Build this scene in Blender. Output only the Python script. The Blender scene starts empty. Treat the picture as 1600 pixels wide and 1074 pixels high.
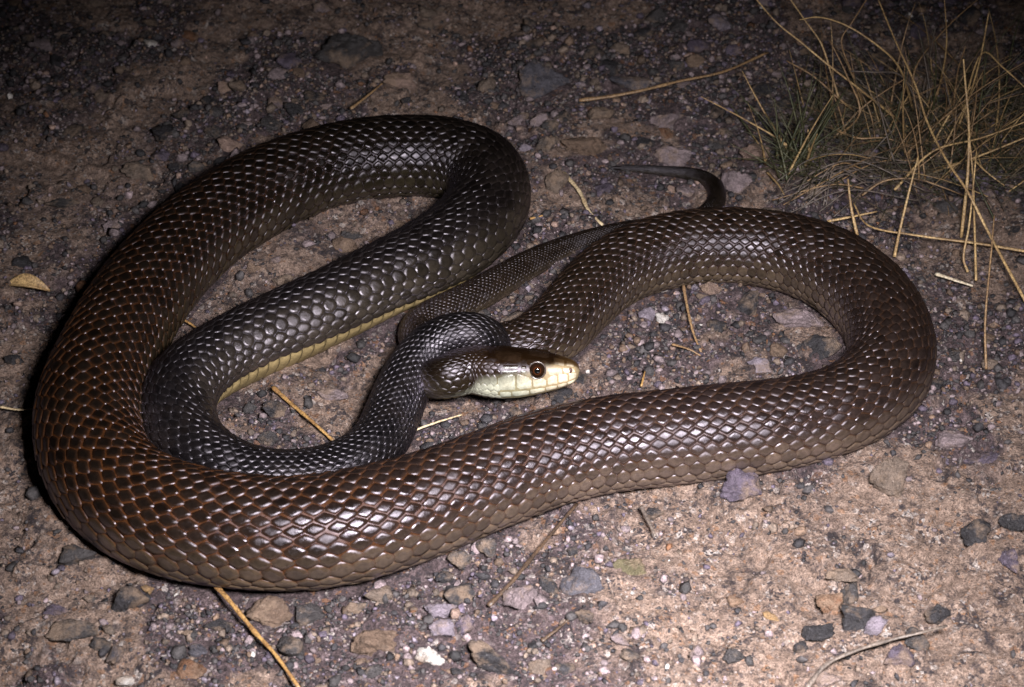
import bpy, math
import numpy as np
from mathutils import Vector, Matrix, noise as mnoise

scene = bpy.context.scene
coll = scene.collection

# ------------------------------------------------------------------ camera
PITCH = math.radians(40.0)
DIST = 1.30
cam_data = bpy.data.cameras.new("camera")
cam = bpy.data.objects.new("camera", cam_data)
coll.objects.link(cam)
CAM = np.array([0.0, -DIST * math.cos(PITCH), DIST * math.sin(PITCH)])
cam.location = CAM
cam.rotation_euler = (math.radians(90) - PITCH, 0, 0)
cam_data.sensor_width = 36.0
cam_data.lens = 36.0 * DIST / 0.58
cam_data.clip_start = 0.02
cam_data.clip_end = 200.0
cam_data.dof.use_dof = True
cam_data.dof.focus_distance = 1.27
cam_data.dof.aperture_fstop = 16.0
scene.camera = cam

# ------------------------------------------------------------------ night sky
world = bpy.data.worlds.new("World")
scene.world = world
world.use_nodes = True
wn = world.node_tree
bg = wn.nodes["Background"]
sky = wn.nodes.new("ShaderNodeTexSky")
sky.sky_type = 'NISHITA'
sky.sun_disc = False
sky.sun_elevation = math.radians(-4.0)
sky.sun_rotation = math.radians(200.0)
wn.links.new(sky.outputs[0], bg.inputs[0])
bg.inputs[1].default_value = 0.05

# ------------------------------------------------------------------ the photographer's flash gun
fl = bpy.data.lights.new("flash_gun", 'AREA')
fl.shape = 'RECTANGLE'
fl.size = 0.150
fl.size_y = 0.100
fl.energy = 4.6
fl.spread = math.radians(61)
fl.color = (1.0, 0.95, 0.955)
flash = bpy.data.objects.new("flash_gun", fl)
coll.objects.link(flash)
flash.location = (0.12, -0.66, 0.65)
aim = Vector((0.055, -0.25, 0.0)) - Vector(flash.location)
flash.rotation_euler = aim.to_track_quat('-Z', 'Y').to_euler()

# ------------------------------------------------------------------ exposure
vs = scene.view_settings
vs.view_transform = 'Standard'
vs.look = 'None'
vs.exposure = 0.0
vs.gamma = 1.0

# ------------------------------------------------------------------ layout, metres; x right, y away, z up
SNAKE_PATH = [
    (-0.0345, -0.0607, 0.0275, 0.0103),
    (-0.0429, -0.0570, 0.0230, 0.0100),
    (-0.0481, -0.0497, 0.0180, 0.0101),
    (-0.0456, -0.0428, 0.0135, 0.0102),
    (-0.0352, -0.0416, 0.0115, 0.0105),
    (-0.0246, -0.0394, 0.0115, 0.0109),
    (-0.0155, -0.0360, 0.0150, 0.0109),
    (-0.0106, -0.0321, 0.0210, 0.0109),
    (-0.0119, -0.0330, 0.0300, 0.0109),
    (-0.0192, -0.0337, 0.0360, 0.0108),
    (-0.0296, -0.0349, 0.0370, 0.0111),
    (-0.0401, -0.0366, 0.0330, 0.0119),
    (-0.0505, -0.0435, 0.0260, 0.0129),
    (-0.0589, -0.0593, 0.0190, 0.0139),
    (-0.0646, -0.0771, 0.0140, 0.0141),
    (-0.0719, -0.0986, 0.0128, 0.0142),
    (-0.0856, -0.1147, 0.0130, 0.0144),
    (-0.1034, -0.1237, 0.0132, 0.0147),
    (-0.1232, -0.1268, 0.0138, 0.0153),
    (-0.1433, -0.1242, 0.0150, 0.0167),
    (-0.1609, -0.1141, 0.0166, 0.0184),
    (-0.1746, -0.0978, 0.0180, 0.0200),
    (-0.1809, -0.0773, 0.0188, 0.0209),
    (-0.1770, -0.0567, 0.0190, 0.0212),
    (-0.1632, -0.0384, 0.0189, 0.0211),
    (-0.1435, -0.0221, 0.0195, 0.0216),
    (-0.1233, -0.0076, 0.0199, 0.0222),
    (-0.1010, 0.0091, 0.0201, 0.0224),
    (-0.0767, 0.0291, 0.0204, 0.0226),
    (-0.0535, 0.0484, 0.0206, 0.0229),
    (-0.0329, 0.0693, 0.0208, 0.0232),
    (-0.0182, 0.0943, 0.0208, 0.0231),
    (-0.0131, 0.1195, 0.0211, 0.0234),
    (-0.0210, 0.1409, 0.0213, 0.0237),
    (-0.0391, 0.1508, 0.0215, 0.0238),
    (-0.0626, 0.1534, 0.0215, 0.0239),
    (-0.0898, 0.1496, 0.0218, 0.0242),
    (-0.1202, 0.1373, 0.0220, 0.0244),
    (-0.1494, 0.1151, 0.0224, 0.0249),
    (-0.1752, 0.0859, 0.0224, 0.0249),
    (-0.1957, 0.0506, 0.0226, 0.0251),
    (-0.2109, 0.0101, 0.0230, 0.0256),
    (-0.2206, -0.0326, 0.0237, 0.0263),
    (-0.2250, -0.0758, 0.0243, 0.0270),
    (-0.2210, -0.1088, 0.0244, 0.0271),
    (-0.2090, -0.1355, 0.0243, 0.0270),
    (-0.1901, -0.1553, 0.0243, 0.0270),
    (-0.1643, -0.1684, 0.0244, 0.0271),
    (-0.1380, -0.1745, 0.0245, 0.0273),
    (-0.1122, -0.1763, 0.0245, 0.0272),
    (-0.0868, -0.1724, 0.0243, 0.0270),
    (-0.0615, -0.1625, 0.0236, 0.0262),
    (-0.0359, -0.1489, 0.0226, 0.0252),
    (-0.0099, -0.1335, 0.0220, 0.0244),
    (0.0167, -0.1186, 0.0216, 0.0240),
    (0.0470, -0.1080, 0.0214, 0.0238),
    (0.0774, -0.1026, 0.0215, 0.0239),
    (0.1081, -0.0974, 0.0213, 0.0237),
    (0.1391, -0.0913, 0.0208, 0.0231),
    (0.1673, -0.0820, 0.0203, 0.0225),
    (0.1895, -0.0674, 0.0202, 0.0224),
    (0.2051, -0.0464, 0.0207, 0.0230),
    (0.2098, -0.0208, 0.0207, 0.0230),
    (0.2056, 0.0061, 0.0207, 0.0230),
    (0.1937, 0.0308, 0.0204, 0.0227),
    (0.1756, 0.0504, 0.0200, 0.0222),
    (0.1526, 0.0620, 0.0194, 0.0216),
    (0.1269, 0.0666, 0.0192, 0.0213),
    (0.1007, 0.0646, 0.0188, 0.0209),
    (0.0761, 0.0561, 0.0184, 0.0204),
    (0.0552, 0.0397, 0.0175, 0.0195),
    (0.0389, 0.0169, 0.0167, 0.0185),
    (0.0251, -0.0045, 0.0155, 0.0172),
    (0.0089, -0.0185, 0.0141, 0.0157),
    (-0.0107, -0.0210, 0.0125, 0.0139),
    (-0.0303, -0.0193, 0.0106, 0.0118),
    (-0.0458, -0.0145, 0.0093, 0.0104),
    (-0.0547, -0.0048, 0.0087, 0.0097),
    (-0.0522, 0.0068, 0.0085, 0.0094),
    (-0.0401, 0.0176, 0.0085, 0.0095),
    (-0.0239, 0.0307, 0.0083, 0.0092),
    (-0.0074, 0.0464, 0.0080, 0.0089),
    (0.0113, 0.0651, 0.0071, 0.0079),
    (0.0322, 0.0821, 0.0058, 0.0064),
    (0.0534, 0.0936, 0.0052, 0.0057),
    (0.0728, 0.0999, 0.0052, 0.0057),
    (0.0920, 0.1024, 0.0052, 0.0058),
    (0.1097, 0.1086, 0.0048, 0.0054),
    (0.1217, 0.1220, 0.0049, 0.0054),
    (0.1255, 0.1369, 0.0046, 0.0051),
    (0.1225, 0.1502, 0.0041, 0.0045),
    (0.1140, 0.1585, 0.0034, 0.0038),
    (0.0992, 0.1629, 0.0027, 0.0030),
    (0.0795, 0.1666, 0.0020, 0.0022),
    (0.0618, 0.1694, 0.0009, 0.0010),
]
SNOUT = (0.0365, -0.0589, 0.0305)
LEFT_COIL = [(-0.1637, -0.0666), (-0.1420, -0.0348), (-0.0868, -0.0045), (-0.0552, 0.0269), (0.0000, 0.0809), (0.0059, 0.1451), (-0.0389, 0.1254), (-0.0936, 0.1286), (-0.1509, 0.0687), (-0.1883, -0.0017), (-0.1647, -0.0562), (-0.0825, -0.0872), (-0.1540, -0.0948)]
LEFT_COIL_INNER = [(-0.1717, -0.0562), (-0.0728, 0.0068), (-0.0576, -0.0129), (-0.0690, -0.0821), (-0.1022, -0.1023), (-0.1572, -0.0973)]
LEFT_COIL_OUTER = [(-0.2044, -0.0184), (-0.1458, 0.0997), (-0.0944, 0.1451), (-0.0315, 0.1451), (-0.0310, 0.1189), (-0.0908, 0.0748), (-0.1414, 0.0446), (-0.1811, -0.0017)]
RIGHT_COIL = [(0.0071, -0.0348), (0.0365, 0.0096), (0.0747, 0.0505), (0.1240, 0.0626), (0.1717, 0.0505), (0.1979, -0.0129), (0.1598, -0.0348), (0.0706, -0.0456)]
STONES = [
    (0.1198, -0.1241, 0.0221, 0.0221, 'purple', 'purple grey angular rock just below the front body of the snake'),
    (0.1969, -0.1212, 0.0202, 0.0242, 'taupe', 'upright taupe rock with a stained side on the sand below the right bend'),
    (0.2369, -0.1606, 0.0151, 0.0144, 'black', 'single black chunky stone on the sand at the right'),
    (0.2506, -0.1766, 0.0143, 0.0149, 'purple', 'dark purple stone in front of a blackish stone on the right sand'),
    (0.2572, -0.1545, 0.0145, 0.0112, 'black', 'blackish stone behind a dark purple stone on the right sand'),
    (-0.1205, -0.2098, 0.0247, 0.0165, 'brown', 'large flat brown grey stone beside the golden straw in the front gravel'),
    (0.1710, -0.0092, 0.0281, 0.0216, 'black', 'round black stone with white flecks inside the right coil'),
    (0.1637, 0.0157, 0.0307, 0.0175, 'mauve', 'broad pale mauve stone behind the flecked black stone inside right coil'),
    (0.1337, 0.0302, 0.0169, 0.0184, 'black', 'black stone tucked against the body at the back of the right coil'),
    (0.1377, -0.0247, 0.0136, 0.0114, 'lavender', 'small lavender stone beside the brown blocky stone inside right coil'),
    (0.1501, -0.0097, 0.0101, 0.0101, 'brown', 'small blocky brown stone left of the flecked black stone'),
    (0.0770, 0.0221, 0.0103, 0.0103, 'lavender', 'lavender pebble near the bright body bend at left of right coil'),
    (0.0862, 0.0221, 0.0081, 0.0081, 'white', 'pale round pebble next to a lavender one inside the right coil'),
    (0.1148, 0.0396, 0.0141, 0.0104, 'pinkish', 'pinkish stone under the body edge at the back of right coil'),
    (0.0209, 0.2594, 0.0384, 0.0275, 'slate', 'large broken grey rock on the dark ground behind the snake'),
    (-0.1086, 0.2992, 0.0477, 0.0324, 'charcoal', 'biggest dark boulder half lost in shadow behind the snake'),
    (-0.0732, 0.2624, 0.0226, 0.0134, 'pinkish', 'pinkish oblong stone behind the top coil'),
    (0.0981, 0.2197, 0.0254, 0.0180, 'mauve', 'mauve stone with an orange pebble before it, behind the tail'),
    (0.0959, 0.2083, 0.0138, 0.0098, 'rust', 'orange brown pebble leaning on a mauve stone behind the tail'),
    (0.0461, 0.1830, 0.0305, 0.0184, 'brown', 'tan brown block lying behind the tail tip'),
    (0.0772, 0.2586, 0.0300, 0.0159, 'slate', 'flat blue grey slate piece crossed by a long straw'),
    (0.1003, 0.1830, 0.0249, 0.0201, 'mauve', 'rough mauve stone right behind the thin tail'),
    (0.1376, 0.1463, 0.0197, 0.0189, 'mauve', 'grey mauve stone between the tail bend and the green tuft'),
    (0.1525, 0.1844, 0.0201, 0.0177, 'pinkish', 'pink tan stone left of the small green tuft'),
    (0.0573, 0.2204, 0.0180, 0.0131, 'taupe', 'grey stone between the long straw and the tan brown block'),
    (0.0275, 0.1476, 0.0157, 0.0205, 'taupe', 'upright grey tan stone just right of the top coil bend'),
    (-0.1765, 0.1837, 0.0185, 0.0128, 'pinkish', 'light tan stone at the outer edge of the upper left coil'),
    (-0.2313, 0.1563, 0.0198, 0.0158, 'taupe', 'knobbly tan grey stone on the bare soil outside the left coil'),
    (-0.2720, 0.1246, 0.0233, 0.0085, 'charcoal', 'flat dark stone on gravel at the far left'),
    (-0.1883, 0.2012, 0.0146, 0.0105, 'charcoal', 'dark green black stone behind the light tan one'),
    (0.1695, -0.2197, 0.0176, 0.0189, 'black', 'black stone with white patches in the foreground sand cluster'),
    (0.1503, -0.2282, 0.0169, 0.0113, 'black', 'flat speckled black stone at left of the foreground sand cluster'),
    (0.1581, -0.2055, 0.0146, 0.0115, 'rust', 'reddish brown stone in the foreground sand cluster'),
    (0.1649, -0.1869, 0.0174, 0.0084, 'taupe', 'low grey stone at the back of the foreground sand cluster'),
    (0.1696, -0.1967, 0.0109, 0.0128, 'charcoal', 'dark chip between the reddish stone and the white patched stone'),
    (0.1122, -0.2024, 0.0102, 0.0076, 'rust', 'lone rust brown pebble on the bare sand'),
    (0.2102, -0.2150, 0.0133, 0.0107, 'black', 'black stone at the upper end of the root like twig'),
    (0.1866, -0.2433, 0.0161, 0.0124, 'purple', 'dark purple stone below the root like twig'),
    (0.1966, -0.2333, 0.0125, 0.0125, 'charcoal', 'charcoal stone just under the root like twig'),
    (0.1820, -0.2076, 0.0095, 0.0070, 'brown', 'brown pebble wedged between the black stones on sand'),
    (0.1777, -0.2248, 0.0138, 0.0094, 'lavender', 'pale lavender stone in the foreground sand cluster'),
    (0.1404, -0.2341, 0.0075, 0.0075, 'black', 'small black pebble beside the flat speckled black stone'),
    (0.1072, -0.2437, 0.0112, 0.0087, 'charcoal', 'charcoal pebble on the sand near the bottom edge'),
    (0.1280, -0.2150, 0.0088, 0.0057, 'ochre', 'faint ochre pebble half buried in bare sand'),
    (0.0896, -0.2383, 0.0081, 0.0093, 'mauve', 'mauve pebble on the sand left of the charcoal pebble'),
    (-0.0672, -0.2312, 0.0244, 0.0194, 'brown', 'large brownish grey stone in the bottom gravel'),
    (-0.0345, -0.2257, 0.0132, 0.0113, 'lavender', 'lavender grey stone above the white quartz'),
    (-0.0397, -0.2433, 0.0149, 0.0099, 'white', 'white quartz chip in the bottom gravel'),
    (-0.0093, -0.2416, 0.0254, 0.0168, 'black', 'big lumpy black stone in the bottom gravel'),
    (0.0038, -0.2024, 0.0198, 0.0178, 'mauve', 'mauve brown stone beside the dark fallen twig'),
    (0.0353, -0.1923, 0.0231, 0.0186, 'slate', 'slate blue rock on the sand with a black chip below it'),
    (0.0354, -0.2154, 0.0101, 0.0076, 'black', 'black chip at the foot of the slate blue rock'),
    (0.0599, -0.1784, 0.0181, 0.0142, 'olive', 'flat olive stone on the sand'),
    (0.0739, -0.1357, 0.0100, 0.0080, 'black', 'black pebble with a pale stub of straw beside it'),
    (0.0310, -0.1675, 0.0065, 0.0072, 'black', 'tiny black pebble above the slate blue rock'),
    (-0.0350, -0.2068, 0.0178, 0.0108, 'lavender', 'grey lavender oblong stone under the front body'),
    (-0.0339, -0.1834, 0.0097, 0.0077, 'black', 'shiny black pebble below the front body of the snake'),
    (-0.2255, -0.2076, 0.0184, 0.0102, 'purple', 'dark purple stone in the gravel at the front left'),
    (-0.2147, -0.2269, 0.0263, 0.0125, 'charcoal', 'long flat charcoal stone in the front left gravel'),
    (-0.1923, -0.2424, 0.0081, 0.0124, 'slate', 'narrow dark blue stone in the front left gravel'),
    (-0.1860, -0.2556, 0.0092, 0.0068, 'white', 'pale stone at the bottom left edge'),
    (-0.1827, -0.1936, 0.0071, 0.0064, 'ochre', 'round ochre brown pebble just below the left bend of the snake'),
    (-0.2112, -0.1967, 0.0070, 0.0058, 'charcoal', 'round charcoal pebble near the round ochre brown one'),
    (-0.1525, -0.2374, 0.0100, 0.0087, 'slate', 'slate grey stone left of the golden straw'),
    (-0.1345, 0.0545, 0.0127, 0.0082, 'taupe', 'taupe pebble on sand inside the upper left coil'),
    (-0.1446, 0.0408, 0.0119, 0.0074, 'charcoal', 'dark pitted pebble on sand inside the upper left coil'),
    (-0.0610, 0.0908, 0.0153, 0.0092, 'mauve', 'mauve stone in the corner of the upper left coil'),
    (-0.0955, 0.0945, 0.0138, 0.0084, 'charcoal', 'charcoal stone on sand near the top of the upper left coil'),
    (-0.1292, -0.0595, 0.0133, 0.0119, 'black', 'black stone beside the straw inside the lower left coil'),
    (-0.1306, -0.0854, 0.0124, 0.0089, 'charcoal', 'dark stone close to the neck inside the lower left coil'),
    (-0.0984, -0.0490, 0.0162, 0.0098, 'mauve', 'mauve flat stone beneath the yellow belly edge'),
    (0.1506, -0.2560, 0.0154, 0.0080, 'mauve', 'mauve stone at the lower edge below the twig'),
    (0.2503, -0.1005, 0.0238, 0.0136, 'purple', 'purple flat rock bedded in soil right of the right bend'),
    (0.2372, -0.0854, 0.0206, 0.0124, 'mauve', 'mauve flat rock bedded beside the right bend'),
]
MARKS = [(0.1202, -0.1210, 'purple grey angular rock'), (0.1976, -0.1181, 'upright taupe rock'), (0.2378, -0.1576, 'black chunky stone'), (-0.1209, -0.2070, 'large flat brown grey stone'), (0.1716, -0.0056, 'flecked black stone'), (0.1342, 0.0339, 'black stone in the right coil'), (0.0773, 0.0258, 'lavender pebble in the right coil'), (0.0210, 0.2669, 'large broken grey rock'), (-0.1090, 0.3039, 'biggest dark boulder'), (-0.0734, 0.2669, 'pinkish oblong stone'), (0.0963, 0.2126, 'orange brown pebble'), (0.0463, 0.1872, 'tan brown block'), (0.0775, 0.2632, 'flat slate piece'), (0.1381, 0.1504, 'tail bend'), (0.0618, 0.1707, 'tail tip'), (0.0276, 0.1518, 'top coil bend'), (-0.1772, 0.1879, 'light tan stone'), (-0.2321, 0.1605, 'knobbly tan grey stone'), (-0.2730, 0.1286, 'flat dark stone at the far left'), (0.1701, -0.2169, 'black stone with white patches'), (0.1126, -0.1996, 'lone rust brown pebble'), (0.2109, -0.2122, 'upper end of the root like twig'), (-0.0674, -0.2284, 'large brownish grey stone'), (-0.0398, -0.2406, 'white quartz chip'), (-0.0093, -0.2389, 'lumpy black stone'), (0.0038, -0.1996, 'dark fallen twig'), (0.0354, -0.1894, 'slate blue rock'), (0.0601, -0.1755, 'flat olive stone'), (-0.2155, -0.2242, 'long flat charcoal stone'), (-0.1834, -0.1907, 'round ochre brown pebble'), (-0.1350, 0.0583, 'pebbles of the upper left coil'), (-0.1297, -0.0562, 'golden straw by the belly edge'), (0.1755, 0.1707, 'small green tuft'), (0.2548, 0.1963, 'dry tussock'), (0.2587, 0.0583, 'white bleached straw'), (-0.2811, 0.0458, 'curled dry leaf'), (0.0375, -0.0266, 'snout of the snake'), (0.2512, -0.0973, 'purple bedded rock'), (-0.2594, -0.0562, 'thin straw at the far left'), (-0.1262, -0.2199, 'golden straw'), (0.1508, 0.3197, 'far end of the long tan straw')]
STRAWS = [
    ('straw', 'gold', 'golden straw running from under the front body to the bottom edge', 0.00140, [(-0.1491, -0.1938, 0.0060), (-0.1395, -0.2071, 0.0070), (-0.1253, -0.2255, 0.0060), (-0.1144, -0.2432, 0.0070), (-0.1012, -0.2640, 0.0070)]),
    ('straw', 'gold', 'golden straw poking out below the yellow belly edge', 0.00130, [(-0.1313, -0.0467, 0.0080), (-0.1185, -0.0598, 0.0070), (-0.1069, -0.0766, 0.0080), (-0.0952, -0.0887, 0.0060)]),
    ('straw', 'pale', 'thin pale straw on the ground below the head', 0.00080, [(-0.0565, -0.0810, 0.0050), (-0.0414, -0.0760, 0.0070), (-0.0271, -0.0671, 0.0060)]),
    ('straw', 'gold', 'short golden straw between the two left coils', 0.00090, [(-0.1919, 0.0166, 0.0070), (-0.1847, 0.0104, 0.0060), (-0.1770, 0.0053, 0.0050)]),
    ('straw', 'pale', 'flat pale straw right of the top coil bend', 0.00140, [(0.0316, 0.1555, 0.0070), (0.0410, 0.1355, 0.0070), (0.0483, 0.1173, 0.0060), (0.0545, 0.1045, 0.0050)]),
    ('straw', 'tan', 'long tan straw lying across the dark gravel behind the tail', 0.00140, [(0.0431, 0.2334, 0.0080), (0.0657, 0.2341, 0.0100), (0.0865, 0.2414, 0.0120), (0.1075, 0.2488, 0.0120), (0.1373, 0.2608, 0.0120), (0.1688, 0.2868, 0.0100)]),
    ('straw', 'gold', 'short golden chip of straw at the right of the top coil', 0.00100, [(0.0108, 0.1096, 0.0060), (0.0185, 0.1128, 0.0060)]),
    ('straw', 'white', 'white bleached straw beside the right bend', 0.00130, [(0.2469, 0.0549, 0.0070), (0.2562, 0.0482, 0.0080), (0.2671, 0.0448, 0.0060)]),
    ('straw', 'tan', 'dry bent stem inside the right coil', 0.00090, [(0.0987, 0.0379, 0.0120), (0.0978, 0.0205, 0.0100), (0.1011, 0.0000, 0.0080), (0.1061, -0.0143, 0.0050)]),
    ('straw', 'pale', 'thin straw at the far left touching the outer coil', 0.00080, [(-0.2784, -0.0619, 0.0070), (-0.2677, -0.0635, 0.0070), (-0.2568, -0.0629, 0.0060)]),
    ('straw', 'tan', 'tan straw on dark gravel behind the top coil', 0.00100, [(-0.1030, 0.2239, 0.0080), (-0.0928, 0.2400, 0.0080), (-0.0840, 0.2549, 0.0070)]),
    ('straw', 'gold', 'little yellow straw beside the snout in the right coil', 0.00070, [(0.0711, -0.0438, 0.0060), (0.0737, -0.0321, 0.0070)]),
    ('straw', 'tan', 'tan straw forking at the foot of the bent stem', 0.00080, [(0.0899, -0.0077, 0.0060), (0.0986, -0.0134, 0.0070), (0.1056, -0.0165, 0.0050)]),
    ('twig', 'dark', 'dark fallen twig slanting on the sand below the front body', 0.00130, [(-0.0117, -0.2082, 0.0050), (0.0000, -0.1921, 0.0060), (0.0163, -0.1659, 0.0060), (0.0339, -0.1354, 0.0050)]),
    ('twig', 'dark', 'short dark twig below the slate blue rock', 0.00100, [(0.0144, -0.2308, 0.0040), (0.0220, -0.2246, 0.0050), (0.0303, -0.2146, 0.0040)]),
    ('twig', 'grey', 'curved root like twig across the foreground stones', 0.00120, [(0.1401, -0.2649, 0.0080), (0.1502, -0.2530, 0.0110), (0.1662, -0.2449, 0.0130), (0.1853, -0.2392, 0.0140), (0.1979, -0.2360, 0.0160), (0.2111, -0.2309, 0.0150)]),
    ('twig', 'grey', 'small grey stick beside the black pebble on the sand', 0.00120, [(0.0670, -0.1388, 0.0060), (0.0705, -0.1496, 0.0060), (0.0734, -0.1593, 0.0050)]),
]
STALKS = [
    ('straw', 0.00090, [(0.2462, 0.2146, 0.0050), (0.2211, 0.2092, 0.0300), (0.1953, 0.2130, 0.0500), (0.1792, 0.2222, 0.0600), (0.1654, 0.2263, 0.0700), (0.1506, 0.2431, 0.0800)]),
    ('straw', 0.00080, [(0.2097, 0.2305, 0.0100), (0.2039, 0.2414, 0.0250), (0.1974, 0.2510, 0.0400), (0.1879, 0.2608, 0.0500), (0.1773, 0.2746, 0.0600)]),
    ('straw', 0.00090, [(0.2571, 0.2244, 0.0050), (0.2405, 0.2081, 0.0500), (0.2242, 0.2016, 0.0700), (0.2054, 0.2079, 0.0800), (0.1892, 0.2178, 0.0800), (0.1781, 0.2228, 0.0750)]),
    ('tan', 0.00080, [(0.2251, 0.2268, 0.0100), (0.2157, 0.2338, 0.0300), (0.2083, 0.2391, 0.0500), (0.2139, 0.2423, 0.0600), (0.2256, 0.2582, 0.0700)]),
    ('straw', 0.00100, [(0.2957, 0.0246, 0.0070), (0.2775, 0.0730, 0.0250), (0.2668, 0.0902, 0.0400), (0.2573, 0.1158, 0.0450), (0.2498, 0.1491, 0.0500), (0.2451, 0.1714, 0.0600), (0.2358, 0.2089, 0.0700), (0.2281, 0.2418, 0.0800)]),
    ('straw', 0.00080, [(0.2727, 0.2367, 0.0050), (0.2741, 0.2338, 0.0300), (0.2715, 0.2247, 0.0600), (0.2664, 0.2254, 0.0900)]),
    ('tan', 0.00080, [(0.2591, 0.2491, 0.0050), (0.2608, 0.2541, 0.0200), (0.2766, 0.2531, 0.0500), (0.2929, 0.2418, 0.0800)]),
    ('straw', 0.00090, [(0.2819, 0.2050, 0.0050), (0.2872, 0.2068, 0.0300), (0.2897, 0.2049, 0.0600), (0.2909, 0.2067, 0.0900)]),
    ('straw', 0.00110, [(0.2677, 0.0924, 0.0050), (0.2698, 0.1097, 0.0400), (0.2703, 0.1255, 0.0600), (0.2682, 0.1413, 0.0800), (0.2659, 0.1473, 0.0950)]),
    ('straw', 0.00090, [(0.2847, 0.2146, 0.0050), (0.2916, 0.2086, 0.0600), (0.2991, 0.1851, 0.0650), (0.3125, 0.1667, 0.0600)]),
    ('straw', 0.00100, [(0.2254, 0.0735, 0.0050), (0.2292, 0.0862, 0.0150), (0.2344, 0.0992, 0.0350), (0.2396, 0.1121, 0.0500)]),
    ('straw', 0.00110, [(0.2060, 0.0945, 0.0050), (0.2023, 0.1050, 0.0180), (0.2006, 0.1169, 0.0300)]),
    ('tan', 0.00090, [(0.2198, 0.2244, 0.0050), (0.2080, 0.2255, 0.0150), (0.1917, 0.2364, 0.0250), (0.1756, 0.2458, 0.0300)]),
    ('straw', 0.00080, [(0.1793, 0.1758, 0.0040), (0.1713, 0.1813, 0.0100), (0.1438, 0.1879, 0.0250), (0.1170, 0.1900, 0.0400)]),
    ('straw', 0.00080, [(0.2701, 0.0510, 0.0050), (0.2718, 0.0796, 0.0200), (0.2726, 0.1097, 0.0400), (0.2699, 0.1233, 0.0600)]),
    ('straw', 0.00090, [(0.2340, 0.1402, 0.0050), (0.2588, 0.1601, 0.0200), (0.2848, 0.1524, 0.0350), (0.3109, 0.1491, 0.0500)]),
    ('straw', 0.00100, [(0.2603, 0.1583, 0.0050), (0.2872, 0.1555, 0.0200), (0.3140, 0.1543, 0.0350)]),
    ('straw', 0.00080, [(0.2833, 0.1603, 0.0150), (0.2912, 0.1486, 0.0120), (0.3017, 0.1433, 0.0060)]),
    ('grey', 0.00080, [(0.2627, 0.2050, 0.0050), (0.2436, 0.2136, 0.0400), (0.2251, 0.2097, 0.0450), (0.2104, 0.2109, 0.0450)]),
    ('tan', 0.00070, [(0.2453, 0.1767, 0.0050), (0.2641, 0.1831, 0.0250), (0.2878, 0.1840, 0.0500), (0.3111, 0.1822, 0.0700)]),
    ('straw', 0.00100, [(0.1896, 0.1084, 0.0050), (0.2039, 0.1101, 0.0070), (0.2196, 0.1128, 0.0090)]),
    ('tan', 0.00080, [(0.2029, 0.1955, 0.0050), (0.2205, 0.2071, 0.0200), (0.2350, 0.2116, 0.0300), (0.2459, 0.2100, 0.0400)]),
    ('straw', 0.00100, [(0.3058, 0.0712, 0.0100), (0.2760, 0.0769, 0.0120), (0.2390, 0.0853, 0.0120), (0.2125, 0.0975, 0.0100), (0.2061, 0.1202, 0.0100)]),
    ('tan', 0.00080, [(0.2635, -0.0282, 0.0050), (0.2643, -0.0067, 0.0200), (0.2704, 0.0299, 0.0450), (0.2733, 0.0470, 0.0550)]),
    ('straw', 0.00090, [(0.2669, 0.0604, 0.0040), (0.2643, 0.0650, 0.0100), (0.2673, 0.0766, 0.0250), (0.2731, 0.1105, 0.0550)]),
    ('straw', 0.00080, [(0.1838, 0.1674, 0.0050), (0.1838, 0.1695, 0.0150), (0.1830, 0.1761, 0.0250)]),
    ('tan', 0.00080, [(0.2806, 0.2146, 0.0050), (0.2806, 0.2212, 0.0350), (0.2820, 0.2160, 0.0600)]),
    ('grey', 0.00070, [(0.2668, 0.2342, 0.0050), (0.2662, 0.2413, 0.0300), (0.2662, 0.2372, 0.0600)]),
    ('grey', 0.00070, [(0.2654, 0.2441, 0.0050), (0.2664, 0.2460, 0.0400), (0.2611, 0.2474, 0.0600)]),
    ('tan', 0.00080, [(0.2135, 0.1347, 0.0050), (0.2265, 0.1396, 0.0120), (0.2460, 0.1390, 0.0140), (0.2624, 0.1329, 0.0120), (0.2762, 0.1322, 0.0060)]),
    ('tan', 0.00080, [(0.2002, 0.2002, 0.0100), (0.2160, 0.1854, 0.0120), (0.2336, 0.1854, 0.0120), (0.2502, 0.1766, 0.0100)]),
    ('tan', 0.00080, [(0.2049, 0.1955, 0.0050), (0.2159, 0.1876, 0.0300), (0.2085, 0.2060, 0.0450), (0.1982, 0.2234, 0.0600)]),
]
TUSSOCK = (0.2588, 0.1963)
TUFT = (0.1755, 0.1707)
LEAF = (-0.2829, 0.0458)

rng = np.random.default_rng(7)


# ================================================================== helpers
def new_mesh(name, verts, faces, mat=None, col=None, smooth=True):
    me = bpy.data.meshes.new(name)
    verts = np.asarray(verts, dtype=np.float32)
    if isinstance(faces, np.ndarray):
        n, k = faces.shape
        me.vertices.add(len(verts))
        me.vertices.foreach_set("co", verts.ravel())
        me.loops.add(n * k)
        me.loops.foreach_set("vertex_index", faces.astype(np.int32).ravel())
        me.polygons.add(n)
        me.polygons.foreach_set("loop_start", np.arange(0, n * k, k, dtype=np.int32))
        me.polygons.foreach_set("loop_total", np.full(n, k, dtype=np.int32))
        me.update(calc_edges=True)
    else:
        me.from_pydata(verts.tolist(), [], faces)
    if smooth:
        me.polygons.foreach_set("use_smooth", np.ones(len(me.polygons), dtype=bool))
    if col is not None:
        at = me.attributes.new("col", 'FLOAT_COLOR', 'POINT')
        c = np.ones((len(verts), 4), dtype=np.float32)
        c[:, :3] = col
        at.data.foreach_set("color", c.ravel())
    if mat:
        me.materials.append(mat)
    return me


def obj(name, me, parent=None, loc=None):
    o = bpy.data.objects.new(name, me)
    coll.objects.link(o)
    if parent:
        o.parent = parent
    if loc is not None:
        o.location = loc
    return o


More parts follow.
